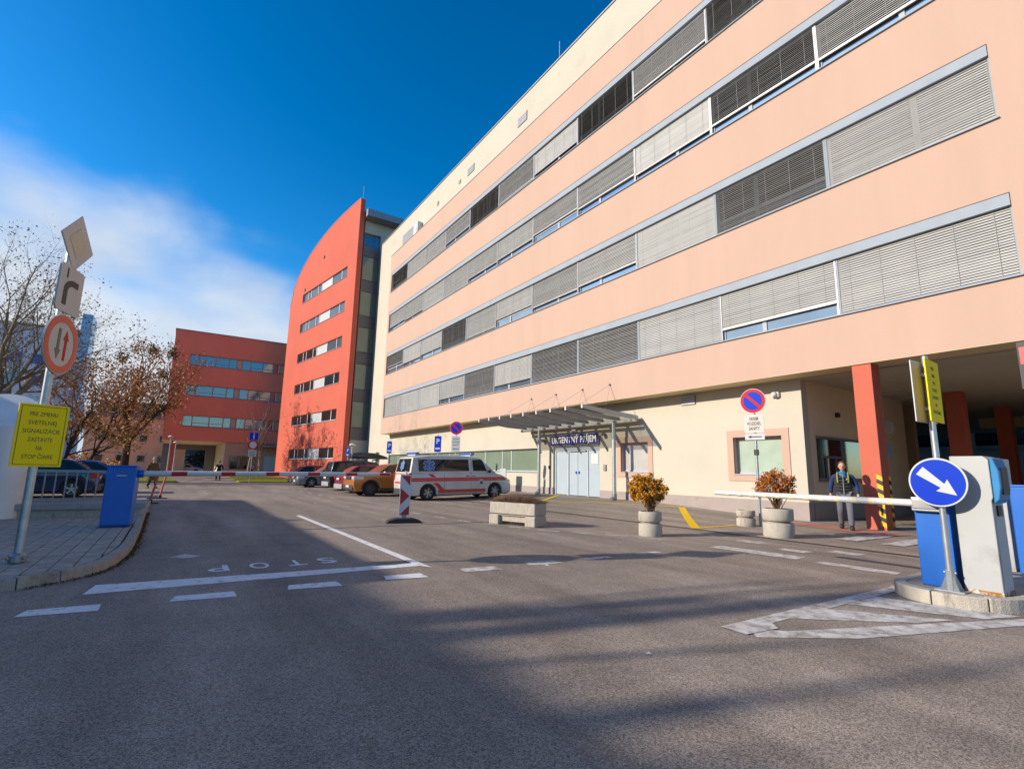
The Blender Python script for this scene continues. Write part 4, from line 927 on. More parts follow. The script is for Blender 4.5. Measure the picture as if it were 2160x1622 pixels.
# red-white guide board on a rubber foot
bc = thing('guide_beacon', 'red and white arrow guide board on black rubber foot', 'road beacon', (-12.55, 5.02, 0), R(-14))
m = MB(); P = [(-.45, 0), (.45, 0), (.40, .06), (.22, .12), (-.22, .12), (-.40, .06)]
m.prism(P, -.17, .17, 'x'); m.build('rubber_foot', RUBBER, bc, bevel=.02)
for y in (-.36, -.27, .27, .36):
    m = MB(); m.box((.171, y-.02, .02), (.176, y+.02, .07)); m.build('foot_rib', BLACK, bc)
m = MB(); m.box((-.05, -.06, .12), (.03, .06, .2)); m.build('socket', GALVD, bc)
plate([(y, z) for y, z in rrect(.27, 1.02, .025)], .02, WHITEP, 'board', bc, .0, 0, .68)
def red(poly, z): plate(poly, .002, REDP, 'red_field', bc, .0205, 0, z)
red([(-.11, .48), (.115, .48), (.115, .24)], .68); red([(-.115, .17), (.115, -.02), (-.115, -.24)], .68); red([(-.115, -.48), (.115, -.48), (.115, -.25)], .68)
m = MB(); m.tube([(.01, 0, 1.19), (.01, 0, 1.28)], .03, 8); m.build('top_knob', WHITEP, bc)
# planters
tr = thing('trough_planter', 'weathered concrete trough on blocks filled with dry heather', 'planter', (-10.98, 7.42, 0), R(20))
tr.scale = (1, 1, .9); m = MB(); L, Wd = .70, .26
m.box((-L, -Wd, .30), (L, Wd, .62)); m.build('trough', CONC, tr, bevel=.025)
m = MB(); m.box((-L+.02, -Wd+.05, .26), (L-.02, Wd-.05, .30)); m.box((-L+.16, -Wd+.1, .1), (L-.16, Wd-.1, .27)); m.build('stretcher', CONC, tr)
for x in (-L+.12, L-.16):
    m = MB(); m.box((x-.14, -Wd, 0), (x+.16, Wd, .27)); m.build('foot_block', CONC, tr, bevel=.025)
m = MB(); rg = random.Random(5)
for i in range(2400):
    x = rg.uniform(-L+.02, L-.02); y = rg.uniform(-Wd+.03, Wd-.03); h = (.09+.20*(1-(x/L)**2)*(1-(y/Wd)**2*.6))*rg.uniform(.55, 1.1); dx, dy = rg.gauss(x*.12, .09), rg.gauss(y*.25, .08); w = rg.uniform(.002, .006)
    m.add([(x-w, y, .60), (x+w, y, .60), (x+dx+w*.4, y+dy, .60+h), (x+dx*.5+w, y+dy*.6, .60+h*.55)], [(0, 1, 3, 2)])
stuff(m.build('heather', HEATH, tr, fix=False))
def round_planter(name, lb, x, y, R0, H0, cat='planter', shrub=None):
    o = thing('round_planter', lb, cat, (x, y, gz(x, y)), random.uniform(0, 3), 'concrete ring planters'); h = H0/2
    m = MB(); m.lathe([(R0*.97, 0), (R0, .03), (R0, h-.02), (R0*.96, h)], 28); m.build('lower_ring', CONC, o, smooth=True)
    m = MB(); m.lathe([(R0*.80, h), (R0*.80, h+.05)], 24); m.build('collar', KERBM, o, smooth=True)
    m = MB(); m.lathe([(R0*.94, h+.05), (R0, h+.08), (R0, H0-.02), (R0*.96, H0), (R0*.80, H0), (R0*.78, H0-.06), (.01, H0-.06)], 28); m.build('upper_ring', CONC, o, smooth=True)
    m = MB(); m.lathe([(R0*.775, H0-.058), (R0*.775, H0-.05)], 20); m.build('soil', M('soil', (.06, .045, .03), .95, var=.3, scale=20), o)
    return o
round_planter('r', 'concrete ring planter holding the golden globe shrub', -7.97, 8.90, .25, .52)
round_planter('r', 'concrete ring planter holding the russet shrub by the white barrier arm', -6.58, 11.52, .32, .62)
round_planter('r', 'smaller empty concrete ring planter by the no-parking sign', -8.36, 13.08, .24, .42)
def shrub(lb, x, y, z, rad, zc, mat, n, seed, tall=1.0, gap=.25):
    o = thing('globe_shrub', lb, 'shrub', (x, y, z)); rg = random.Random(seed); m = MB(); tips = []
    for i in range(46):
        a = rg.uniform(0, 6.283); e = rg.uniform(.25, 1.5); d = Vector((math.cos(a)*math.cos(e), math.sin(a)*math.cos(e), math.sin(e)*tall)); L = rad*rg.uniform(.75, 1.35)
        p0 = Vector((rg.gauss(0, .03), rg.gauss(0, .03), -.02)); c = Vector((0, 0, zc)); tip = c+Vector((math.cos(a)*math.cos(e), math.sin(a)*math.cos(e), (math.sin(e)-.35)*1.2)).normalized()*rad*rg.uniform(.6, .98)
        mid = p0.lerp(tip, .5)+Vector((rg.gauss(0, .03), rg.gauss(0, .03), .03)); m.tube([p0, mid, tip], [.009, .006, .003], 4, caps=False)
        for k in range(4):
            t2 = mid.lerp(tip, rg.uniform(.1, 1))+Vector((rg.gauss(0, .07), rg.gauss(0, .07), rg.uniform(0, .1))); m.tube([mid.lerp(tip, rg.uniform(0, .6)), t2], [.004, .002], 3, caps=False)
    m.build('stems', TWIG, o, fix=False)
    m = MB(); cl = []
    for i in range(105):
        a = rg.uniform(0, 6.283); u = rg.uniform(-.5, 1); rr_ = rad*(rg.uniform(.62, 1.03) if i % 7 else rg.uniform(1.0, 1.16))*(1 if u > 0 else 1+.45*u); s = math.sqrt(1-u*u); cl.append((Vector((rr_*s*math.cos(a), rr_*s*math.sin(a), zc+rr_*u*tall)), rg.uniform(.6, 1.2)))
    for i in range(n):
        c, sz = rg.choice(cl); q = c+Vector((rg.gauss(0, 1), rg.gauss(0, 1), rg.gauss(0, 1)))*rad*.085*sz
        s = rg.uniform(.006, .021); a = Vector((rg.gauss(0, 1), rg.gauss(0, 1), rg.gauss(0, 1.4))).normalized(); b = a.cross(Vector((rg.gauss(0, 1), rg.gauss(0, 1), rg.gauss(0, 1)))).normalized()
        m.add([q-a*s*1.6, q+b*s, q+a*s*1.6, q-b*s], [(0, 1, 2, 3)])
    stuff(m.build('foliage', mat, o, fix=False)); return o
shrub('round golden-brown globe shrub in a concrete ring planter', -7.97, 8.90, gz(-7.97, 8.9)+.47, .40, .43, GOLD, 7500, 2, .98)
shrub('ragged russet shrub behind the white barrier arm', -6.58, 11.52, gz(-6.58, 11.52)+.57, .42, .46, RUSSET, 3600, 4)
# little board and meter box in front of the strip window
o = thing('notice_board', 'small grey plate on a thin post against the cream wall', 'sign', (-24.6, 15.6, gz(-24.6, 15.6))); m = MB(); m.tube([(0, 0, 0), (0, 0, .6)], .02, 6); m.build('post', GALV, o); m = MB(); m.box((-.3, -.02, .45), (.3, .02, 1.3)); m.build('plate', GREYP, o, bevel=.01)
o = thing('meter_box', 'little grey box on the ground beside the thin plate', 'box', (-26.6, 15.8, gz(-26.6, 15.8))); m = MB(); m.box((-.25, -.1, 0), (.25, .1, .75)); m.build('case', GREYP, o, bevel=.01); m = MB(); m.tube([(0, 0, .75), (0, 0, 1.25)], .012, 6); m.build('rod', GALV, o)
# lamps
def lamp(lb, x, y, h, arm=0):
    o = thing('street_lamp', lb, 'street lamp', (x, y, gz(x, y))); m = MB(); m.tube([(0, 0, 0), (0, 0, h*.5), (0, 0, h)], [.06, .05, .04], 10); m.build('pole', WHITES, o, smooth=True)
    m = MB(); m.lathe([(.05, -.05), (.28, -.02), (.30, .03), (.22, .14), (.05, .2)], 20, (0, arm, h+.05)); m.build('lamp_head', WHITEP, o, smooth=True); return o
lamp('white post lamp beside the passage column', -70.5, -.45, 4.4)
lamp('white post lamp at the foot of the red tower', -49.0, 14.05, 3.3)
lamp('short white lamp standing by the passage column', -74, .1, 3.9)
# litter specks on the asphalt
for x, y, s in ((-6.13, 4.62, .05), (-2.85, 3.1, .03), (-20.5, 4.6, .06)):
    m = MB(); m.add([(x, y, .003), (x+s, y+s*.3, .012), (x+s*1.1, y+s, .004), (x+s*.2, y+s*.8, .02)], [(0, 1, 2, 3)]); tag(m.build('litter', WHITEP), {.05: 'curled white scrap on the sunlit asphalt beside the dashes', .03: 'tiny white scrap on the dark asphalt', .06: 'white scrap on the road before the parked cars'}[s], 'litter', 'paper scraps')

# ------------------------------------------------------------------ vehicles (local: nose toward +x)
TYRE = M('tyre', (.02, .02, .02), .85, var=.2, scale=10); RIMS = M('alloy_rim', (.42, .42, .42), .35, .6, var=.1); RIMD = M('dark_rim', (.05, .05, .052), .35, .5, var=.1)
CGLASS = M('car_glass', (.012, .016, .02), .03, 0, var=.3, scale=.9, spec=.5, ior=1.6); HLAMP = M('lamp_glass', (.55, .57, .58), .12, .1, spec=.8); TLAMP = M('tail_lamp', (.45, .012, .012), .15, spec=.8)
CLAD = M('bumper_plastic', (.035, .035, .036), .6, var=.15); CHROME = M('chrome', (.6, .6, .6), .15, .9)
def carpaint(n, c, metal=.25): return M('car_paint_'+n, c, .28, metal, var=.07, scale=2.5, spec=.6, coat=.6)
def wheel(par, x, y, r, side, rim=RIMS, spokes=5):
    m = MB(); w = .105; m.lathe([(r*.62, -w), (r*.93, -w), (r, -w*.7), (r, w*.7), (r*.93, w), (r*.62, w)], 28, (0, 0, 0), 'y', caps=False); o = m.build('wheel', TYRE, par, smooth=True, loc=(x, y, r))
    m = MB(); ys = side*(w*.75); m.lathe([(r*.63, ys), (r*.60, ys*.5), (.02, ys*.45)] if side > 0 else [(.02, ys*.45), (r*.60, ys*.5), (r*.63, ys)], 24, (0, 0, 0), 'y'); m.build('rim_dish', RIMD, o)
    for k in range(spokes):
        a = 2*math.pi*k/spokes+.3; c, s = math.cos(a), math.sin(a); m = MB()
        m.bar((c*r*.06, ys*.95, s*r*.06), (c*r*.63, ys*1.0, s*r*.63), r*.17, .03, up=(0, 1, 0)); m.build('spoke', rim, o)
    m = MB(); m.lathe([(r*.15, ys*.6), (r*.13, ys*1.05)] if side < 0 else [(r*.13, ys*1.05), (r*.15, ys*.6)], 12, (0, 0, 0), 'y'); m.build('hub_cap', rim, o)
    m = MB(); m.lathe([(r*.66, ys*.6), (r*.66, ys*1.02), (r*.60, ys*1.0), (r*.60, ys*.6)] if side < 0 else [(r*.60, ys*.6), (r*.60, ys*1.0), (r*.66, ys*1.02), (r*.66, ys*.6)], 24, (0, 0, 0), 'y', caps=False); m.build('rim', rim, o, smooth=True)
def car(name, label, cat, x, y, rz, P):
    """P: L W wb fo wr belt outline(list of x-from-nose,z, nose-bottom over hood to tail-bottom) gh=(xb0,xr0,xr1,xb1,zb,zr,H,inset)"""
    L, Wd, wb, fo, wr = P['L'], P['W'], P['wb'], P['fo'], P['wr']; paint_ = P['paint']; hw = Wd/2
    ca, sa = math.cos(rz), math.sin(rz); zf = gz(x+ca*wb/2, y+sa*wb/2); zr = gz(x-ca*wb/2, y-sa*wb/2)
    o = thing(name, label, cat, (x, y, (zf+zr)/2)); o.rotation_euler = (0, -math.atan2(zf-zr, wb), rz)
    X = lambda q: L/2-q
    ol = P['outline']; gc = P.get('gc', .2)
    xf, xr = fo, fo+wb; ra = wr+.055
    bot = [(L-.1, gc)]
    for xc in (xr, xf):
        for i in range(11):
            a = math.pi*i/10; bot.append((xc+ra*math.cos(a), max(gc, wr+ra*math.sin(a)) if 0 < i < 10 else gc))
    poly = [(X(a), b) for a, b in ol]+[(X(a), b) for a, b in bot]
    m = MB(); m.prism(poly, -hw, hw, 'y'); body = m.build('body', paint_, o, bevel=P.get('bev', .06), seg=3, ang=28, smooth=True)
    # wheel wells, underbody
    m = MB()
    for xc in (xf, xr): m.box((X(xc)-ra-.02, -hw+.1, gc+.02), (X(xc)+ra+.02, hw-.1, wr+ra-.04))
    m.box((X(L-.15), -hw+.12, gc-.03), (X(.15), hw-.12, gc+.05)); m.build('underbody', BLACK, o)
    if P.get('clad'):
        for sd in (-1, 1):
            for xc in (xf, xr):
                pts = [(X(xc)+(ra+q)*math.cos(math.pi*i/10), wr+(ra+q)*math.sin(math.pi*i/10)) for q, rng_ in ((.0, range(11)), (.065, range(10, -1, -1))) for i in rng_]
                m = MB(); ya, yb = sorted((sd*(hw-.01), sd*(hw+.012))); m.prism([(a, max(b, gc)) for a, b in pts], ya, yb, 'y'); m.build('wheel_arch', CLAD, o)
            m = MB(); ya, yb = sorted((sd*(hw-.02), sd*(hw+.012))); m.box((X(xr)+ra+.04, ya, gc), (X(xf)-ra-.04, yb, gc+.16)); m.build('sill_cladding', CLAD, o, bevel=.01)
    # cabin
    xb0, xr0, xr1, xb1, zb, zr_, H, ins = P['gh']; bi = P.get('bi', .05)
    def sec(q, yb, z): return [(X(q), -yb, z), (X(q), yb, z)]
    yb_, yr_ = hw-bi, hw-ins
    prof = [(xb0, zb, yb_), (xr0, zr_, yr_), (xr0+.25*(xr1-xr0), H, yr_-.03), (xr0+.75*(xr1-xr0), H, yr_-.03), (xr1, zr_, yr_), (xb1, zb, yb_)]
    m = MB(); n = len(prof); vs = [(X(a), -c, b) for a, b, c in prof]+[(X(a), c, b) for a, b, c in prof]
    m.add(vs, [(i, i+1, n+i+1, n+i) for i in range(n-1)]+[(0, n, 2*n-1, n-1), tuple(range(n-1, -1, -1)), tuple(range(n, 2*n))]); m.build('roof', paint_, o, bevel=.045, seg=3, ang=20, smooth=True)
    def side_pt(q, t, sd, off=.012):           # q: distance from nose, t: 0 belt .. 1 roof edge
        xa = xb0+(xr0-xb0)*t; xe = xb1+(xr1-xb1)*t
        z = zb+(zr_-zb)*t; yy = yb_+(yr_-yb_)*t+off
        return (X(max(xa+.0, min(xe, q))), sd*yy, z)
    for sd in (-1, 1):
        for q0, q1, tl, th in P['side']:
            def qq(q, t, k):                   # slanted ends follow the pillars when q is None
                if q is None: return (xb0+(xr0-xb0)*t+.12) if k == 0 else (xb1+(xr1-xb1)*t-.12)
                return q
            a = [side_pt(qq(q0, t, 0), t, sd) for t in (tl, th)]+[side_pt(qq(q1, t, 1), t, sd) for t in (th, tl)]
            m = MB(); m.sheet(a); m.add([(p[0], p[1]-sd*.01, p[2]) for p in a], [(3, 2, 1, 0)]); m.build('side_window', P.get('glass', CGLASS), o)
    def cross(q0, z0, y0, q1, z1, y1, nm, s0=.12, s1=.9, wv=.86, off=.012):
        d = Vector((X(q1)-X(q0), 0, z1-z0)); nn = Vector((-d.z, 0, d.x)).normalized()
        if nm == 'windscreen': nn = Vector((d.z, 0, -d.x)).normalized()
        if (nn.x < 0) == (nm == 'windscreen'): nn = -nn
        pts = []
        for t, sg in ((s0, -1), (s0, 1), (s1, 1), (s1, -1)):
            yv = (y0+(y1-y0)*t)*wv*sg; p = Vector((X(q0), 0, z0))+d*t+nn*off; pts.append((p.x, yv, p.z))
        m = MB(); m.sheet(pts); return m.build(nm, CGLASS, o)
    cross(xb0, zb, yb_, xr0, zr_, yr_, 'windscreen', .08, .93, .90); cross(xb1, zb, yb_, xr1, zr_, yr_, 'rear_window', *P.get('rw', (.12, .9, .86)))
    # lamps, plates, bumpers, mirrors, seams, handles
    for sd in (-1, 1):
        a, b, c, d = P['hl']                   # x0,x1,z0,z1 on the nose corner
        m = MB(); ya, yb = sorted((sd*(hw+.006), sd*(hw-.40))); m.box((X(b), ya, c), (X(a)+.012, yb, d)); m.build('headlight', HLAMP, o, bevel=.03)
        a, b, c, d = P['tl']; m = MB(); ya, yb = sorted((sd*(hw+.006), sd*(hw-P.get('tlw', .22)))); m.box((X(L)-.012, ya, c), (X(L-a), yb, d)); m.build('tail_lamp', TLAMP, o, bevel=.02)
        m = MB(); q = P['side'][0][0] or (xb0+.35); m.ball((X(xb0+.42), sd*(hw+.07), zb+.08), .1, 10, 7, (.7, 1, .75)); m.build('mirror', P.get('mir', paint_), o, smooth=True)
        for q, z0, z1 in P['seams']:
            m = MB(); ya, yb = sorted((sd*(hw-.004), sd*(hw+.0022))); m.box((X(q)-.006, ya, z0), (X(q)+.006, yb, z1)); m.build('door_seam', BLACK, o)
        for q in P['handles']:
            m = MB(); ya, yb = sorted((sd*hw, sd*(hw+.03))); m.box((X(q)-.09, ya, P.get('hz', zb-.14)), (X(q)+.09, yb, P.get('hz', zb-.14)+.03)); m.build('door_handle', P.get('hm', BLACK), o, bevel=.008)
        for xc in (xf, xr): wheel(o, X(xc), sd*(hw-.12), wr, sd, P.get('rim', RIMS), P.get('spokes', 5))
    m = MB(); m.box((X(.05), -hw+.12, gc+.05), (X(0)+.02, hw-.12, gc+.30)); m.build('front_bumper', P.get('fb', CLAD), o, bevel=.03)
    m = MB(); m.box((X(L)-.03, -hw+.10, gc+.02), (X(L-.06), hw-.10, gc+.28)); m.build('rear_bumper', P.get('rb', CLAD), o, bevel=.03)
    m = MB(); m.box((X(.03), -hw*.45, P['hl'][2]-.02), (X(0)+.014, hw*.45, P['hl'][3]-.02)); m.build('grille', BLACK, o, bevel=.01)
    for nm, xx, zz in (('number_plate', X(0)+.024, gc+.22), ('number_plate', X(L)-.034, P.get('rpz', .75))):
        m = MB(); m.box((xx-.006, -.26, zz-.055), (xx+.006, .26, zz+.055)); m.build(nm, WHITES, o)
    return o
SEDAN = dict(L=4.6, W=1.78, wb=2.6, fo=.92, wr=.32, outline=[(.12, .2), (.02, .38), (.0, .58), (.10, .72), (.5, .82), (1.25, .92), (3.75, .96), (4.45, .92), (4.58, .75), (4.6, .5), (4.52, .25)], gh=(1.2, 1.95, 3.35, 4.25, .90, 1.40, 1.46, .26),
             side=[(None, 2.62, .12, .92), (2.70, None, .12, .92)], hl=(.02, .42, .58, .74), tl=(.25, 0, .66, .88), seams=[(1.45, .3, .9), (2.66, .3, .92), (3.55, .6, .92)], handles=[2.45, 3.4])
HATCH = dict(SEDAN, L=4.25, outline=[(.12, .2), (.02, .38), (.0, .6), (.10, .76), (.5, .86), (1.15, .96), (3.9, 1.0), (4.15, .95), (4.25, .6), (4.18, .25)], gh=(1.1, 1.85, 3.4, 4.12, .94, 1.42, 1.48, .25), side=[(None, 2.5, .12, .92), (2.58, None, .12, .92)], tl=(.22, 0, .72, .98), seams=[(1.4, .3, .94), (2.54, .3, .96), (3.4, .6, .96)], handles=[2.3, 3.2])
SUV = dict(L=4.18, W=1.78, wb=2.5, fo=.86, wr=.345, gc=.24, clad=True, outline=[(.14, .24), (.02, .42), (0, .68), (.06, .92), (.30, 1.0), (1.15, 1.08), (3.9, 1.12), (4.1, 1.06), (4.18, .7), (4.1, .28)], gh=(1.08, 1.78, 3.55, 4.06, 1.06, 1.54, 1.61, .24), side=[(None, 2.5, .12, .9), (2.58, 3.35, .12, .9), (3.43, None, .15, .9)], hl=(.02, .50, .80, .95), tl=(.3, 0, .85, 1.05), seams=[(1.42, .42, 1.05), (2.54, .42, 1.08), (3.35, .6, 1.08)], handles=[2.3, 3.18], rim=RIMD, bev=.07)
ORANGE = carpaint('orange', (.46, .155, .02)); WINE = carpaint('wine', (.24, .012, .03)); STEELB = carpaint('steel_blue', (.155, .20, .25)); BLK = carpaint('black', (.03, .032, .034)); NAVYP = carpaint('navy', (.012, .03, .085)); BLUEC = carpaint('blue', (.02, .10, .30)); AWHITE = carpaint('white', (.62, .61, .60), 0); SILVER = carpaint('silver', (.42, .43, .44))
car('parked_car', 'orange SUV parked left of the ambulance, nose to the road', 'car', -25.75, 9.40, R(-90), dict(SUV, paint=ORANGE, mir=WHITES))
car('parked_car', 'dark red car with tail lights toward the road, beside the orange SUV', 'car', -29.0, 9.95, R(90), dict(HATCH, L=4.5, paint=WINE, rb=M('grey_bumper', (.30, .30, .30), .5), gh=(1.2, 1.95, 3.7, 4.38, .96, 1.44, 1.5, .25), outline=[(.12, .2), (.02, .38), (.0, .6), (.10, .76), (.5, .86), (1.25, .98), (4.1, 1.02), (4.4, .97), (4.5, .6), (4.42, .25)]))
bx = car('parked_car', 'tall black people carrier under a long roof box', 'car', -32.3, 10.1, R(90), dict(SUV, L=4.6, clad=None, paint=BLK, rim=RIMS, gh=(.95, 1.75, 4.35, 4.52, 1.06, 1.70, 1.78, .2), side=[(None, 2.6, .12, .9), (2.68, 3.6, .12, .9), (3.68, None, .15, .9)], outline=[(.14, .24), (.02, .42), (0, .68), (.06, .86), (.30, .95), (1.05, 1.08), (4.4, 1.10), (4.55, 1.06), (4.6, .7), (4.52, .28)], rb=M('grey_bumper', (.3, .3, .3), .5)))
rbx = thing('roof_box', 'long black roof box with pointed nose on the people carrier', 'roof box', (-32.3, 10.3, 1.93), R(90))
m = MB(); m.prism([(-1.15, .05), (-1.1, .30), (-.6, .40), (.4, .36), (1.1, .16), (1.25, .03), (1.1, 0), (-1.1, 0)], -.38, .38, 'y'); m.build('shell', BLK, rbx, bevel=.06, smooth=True, seg=3)
for x in (-.6, .5):
    m = MB(); m.box((x-.04, -.6, -.08), (x+.04, .6, -.02)); m.box((x-.03, -.56, -.16), (x+.03, -.5, -.08)); m.box((x-.03, .5, -.16), (x+.03, .56, -.08)); m.build('crossbar', GALVD, rbx)
car('parked_car', 'grey-blue saloon left of the black people carrier', 'car', -37.5, 9.35, R(-90), dict(SEDAN, paint=STEELB))
car('parked_car', 'far dark red car at the left end of the parked row', 'car', -41.6, 9.6, R(90), dict(HATCH, paint=WINE))
car('parked_car', 'dark blue hatchback behind the grey railing', 'car', -27.0, -4.55, R(-90), dict(HATCH, paint=NAVYP))
car('parked_car', 'brighter blue car half hidden beyond the dark blue hatchback', 'car', -30.6, -3.9, R(-90), dict(SEDAN, paint=BLUEC))
car('parked_car', 'silver car seen through the far drive-through passage', 'car', -98, 2.2, R(80), dict(HATCH, paint=SILVER))
car('parked_car', 'white car at the far end of the columned underpass', 'car', -2.6, 27.0, R(150), dict(HATCH, paint=AWHITE))
# ambulance
AMB = dict(L=5.2, W=1.90, wb=3.42, fo=.90, wr=.335, gc=.22, bi=.015, paint=M('ambulance_white', (.57, .555, .54), .35, var=.08, scale=1.5, spec=.5, coat=.3, col2=(.40, .36, .32), thr=(.52, .8, 1.3)), outline=[(.12, .22), (.02, .36), (0, .56), (.05, .74), (.22, .93), (.55, 1.08), (.92, 1.18), (5.16, 1.18), (5.2, .8), (5.18, .28)],
           gh=(.82, 1.68, 5.02, 5.17, 1.165, 1.87, 1.96, .15), side=[(1.34, 2.08, .14, .88), (2.3, 4.78, .14, .88)], hl=(.08, .36, .64, .86), tl=(.1, 0, .85, 1.2), tlw=.12, seams=[(1.18, .3, 1.15), (2.2, .3, 1.78), (3.55, .3, 1.15)], handles=[2.05, 2.38], hz=1.03, rim=M('steel_rim', (.35, .34, .33), .5, .4), spokes=6, bev=.05, rw=(.10, .92, .86), rpz=.95, mir=CLAD)
amb = car('ambulance', 'white and red ambulance van with blue light bars by the entrance', 'ambulance', -21.97, 11.20, R(90), AMB)
REDA = M('ambulance_red', (.55, .03, .03), .4, var=.06)
XA = lambda q: 2.6-q; hw = .95
for sd in (-1, 1):
    def side_strip(pts, nm='red_stripe', mat=REDA, t=.004):
        m = MB(); ya, yb = sorted((sd*hw, sd*(hw+t))); m.prism([(XA(a), b) for a, b in pts], ya, yb, 'y'); return m.build(nm, mat, amb)
    side_strip([(.25, .82), (.40, .98), (5.14, .98), (5.14, .82)]); side_strip([(1.42, .32), (1.42, .46), (3.85, .46), (3.85, .32)])
    side_strip([(3.55, .46), (3.78, .46), (4.1, .76), (3.86, .76)]); side_strip([(3.95, 1.0), (4.16, 1.0), (4.36, 1.14), (4.14, 1.14)])
    side_strip([(.3, .895), (5.1, .895), (5.1, .903), (.3, .903)], 'pale_line', WHITEP, .0055)
    m = MB(); ya, yb = sorted((sd*(hw+.001), sd*(hw+.005))); m.lathe([(.15, ya), (.15, yb)], 18, (XA(1.65), 0, .74), 'y'); m.build('emblem', WHITES, amb)
    m = MB(); ya, yb = sorted((sd*(hw+.0052), sd*(hw+.007))); m.prism([(XA(1.65)-.07, .68), (XA(1.65)+.07, .68), (XA(1.65)+.05, .80), (XA(1.65)-.05, .80)], ya, yb, 'y'); m.build('emblem_mark', INK, amb)
def star(par, M4, sc, nm='life_star'):
    def arm(w, L, z, mat, nm2):
        m = MB()
        for k in range(3):
            a = math.pi*k/3; c, s = math.cos(a), math.sin(a)
            m.add([M4@Vector((x*c-y*s, x*s+y*c, z+k*.0004)) for x, y in ((-w, -L), (w, -L), (w, L), (-w, L))], [(0, 1, 2, 3)])
        m.build(nm2, mat, par, fix=False)
    arm(.085*sc, .30*sc, 0, WHITES, nm); arm(.065*sc, .28*sc, .003, M('star_blue', (.02, .13, .45), .4), nm)
    m = MB(); m.add([M4@Vector(p) for p in ((-.01*sc, -.22*sc, .0065), (.01*sc, -.22*sc, .0065), (.01*sc, .22*sc, .0065), (-.01*sc, .22*sc, .0065))], [(0, 1, 2, 3)]); m.build('star_rod', WHITES, par, fix=False)
def frame(o_, ux, uy):
    ux, uy = Vector(ux).normalized(), Vector(uy).normalized(); n = ux.cross(uy); return Matrix(((ux.x, uy.x, n.x, o_[0]), (ux.y, uy.y, n.y, o_[1]), (ux.z, uy.z, n.z, o_[2]), (0, 0, 0, 1)))
for sd in (-1, 1):
    t = .5; star(amb, frame((XA(4.28), sd*(hw-.015-.135*t+.022), 1.165+.705*t), (1 if sd < 0 else -1, 0, 0), (0, -sd*.135, .705)), .95)
star(amb, frame((XA(5.2)+.03, 0, 1.52), (0, -1, 0), (.15, 0, .7)), .75)
for k in range(6):
    m = MB(); y = -.78+k*.28; m.box((XA(5.2)-.006, y, 1.13), (XA(5.2)-.001, y+.14, 1.17)); m.build('chequer', REDA, amb)
m = MB(); m.box((XA(5.2)-.005, -.8, .72), (XA(5.2)-.001, .8, .80)); m.build('red_stripe', REDA, amb)
LBAR = M('blue_beacon', (.02, .10, .42), .15, spec=.8)
for q, w in ((1.95, .62), (4.7, .55)):
    m = MB(); m.box((XA(q)-.1, -w, 2.00), (XA(q)+.1, w, 2.10)); m.build('light_bar', LBAR, amb, bevel=.03); m = MB(); m.box((XA(q)-.07, -w*.8, 1.955), (XA(q)+.07, w*.8, 2.0)); m.build('light_bar_foot', WHITES, amb)
m = MB(); m.box((XA(3.8), -.98, .24), (XA(1.5), -.82, .30)); m.build('side_step', GALVD, amb)

# ------------------------------------------------------------------ people
def skinned(name, V, E, mat, parent, sub=2, loc=(0, 0, 0)):
    me = bpy.data.meshes.new(name); me.from_pydata([v[:3] for v in V], E, []); me.update()
    ob = bpy.data.objects.new('tmp', me); COL.objects.link(ob)
    ob.modifiers.new('s', 'SKIN').use_smooth_shade = True
    for i, v in enumerate(V):
        r = v[3] if isinstance(v[3], tuple) else (v[3], v[3]); me.skin_vertices[0].data[i].radius = r; me.skin_vertices[0].data[i].use_root = (i == 0)
    s = ob.modifiers.new('u', 'SUBSURF'); s.levels = s.render_levels = sub
    dg = bpy.context.evaluated_depsgraph_get(); dg.update(); out = bpy.data.meshes.new_from_object(ob.evaluated_get(dg)); bpy.data.objects.remove(ob)
    out.materials.clear(); out.materials.append(mat); out.polygons.foreach_set('use_smooth', [True]*len(out.polygons))
    o = bpy.data.objects.new(name, out); COL.objects.link(o); o.parent = parent; o.location = loc; return o
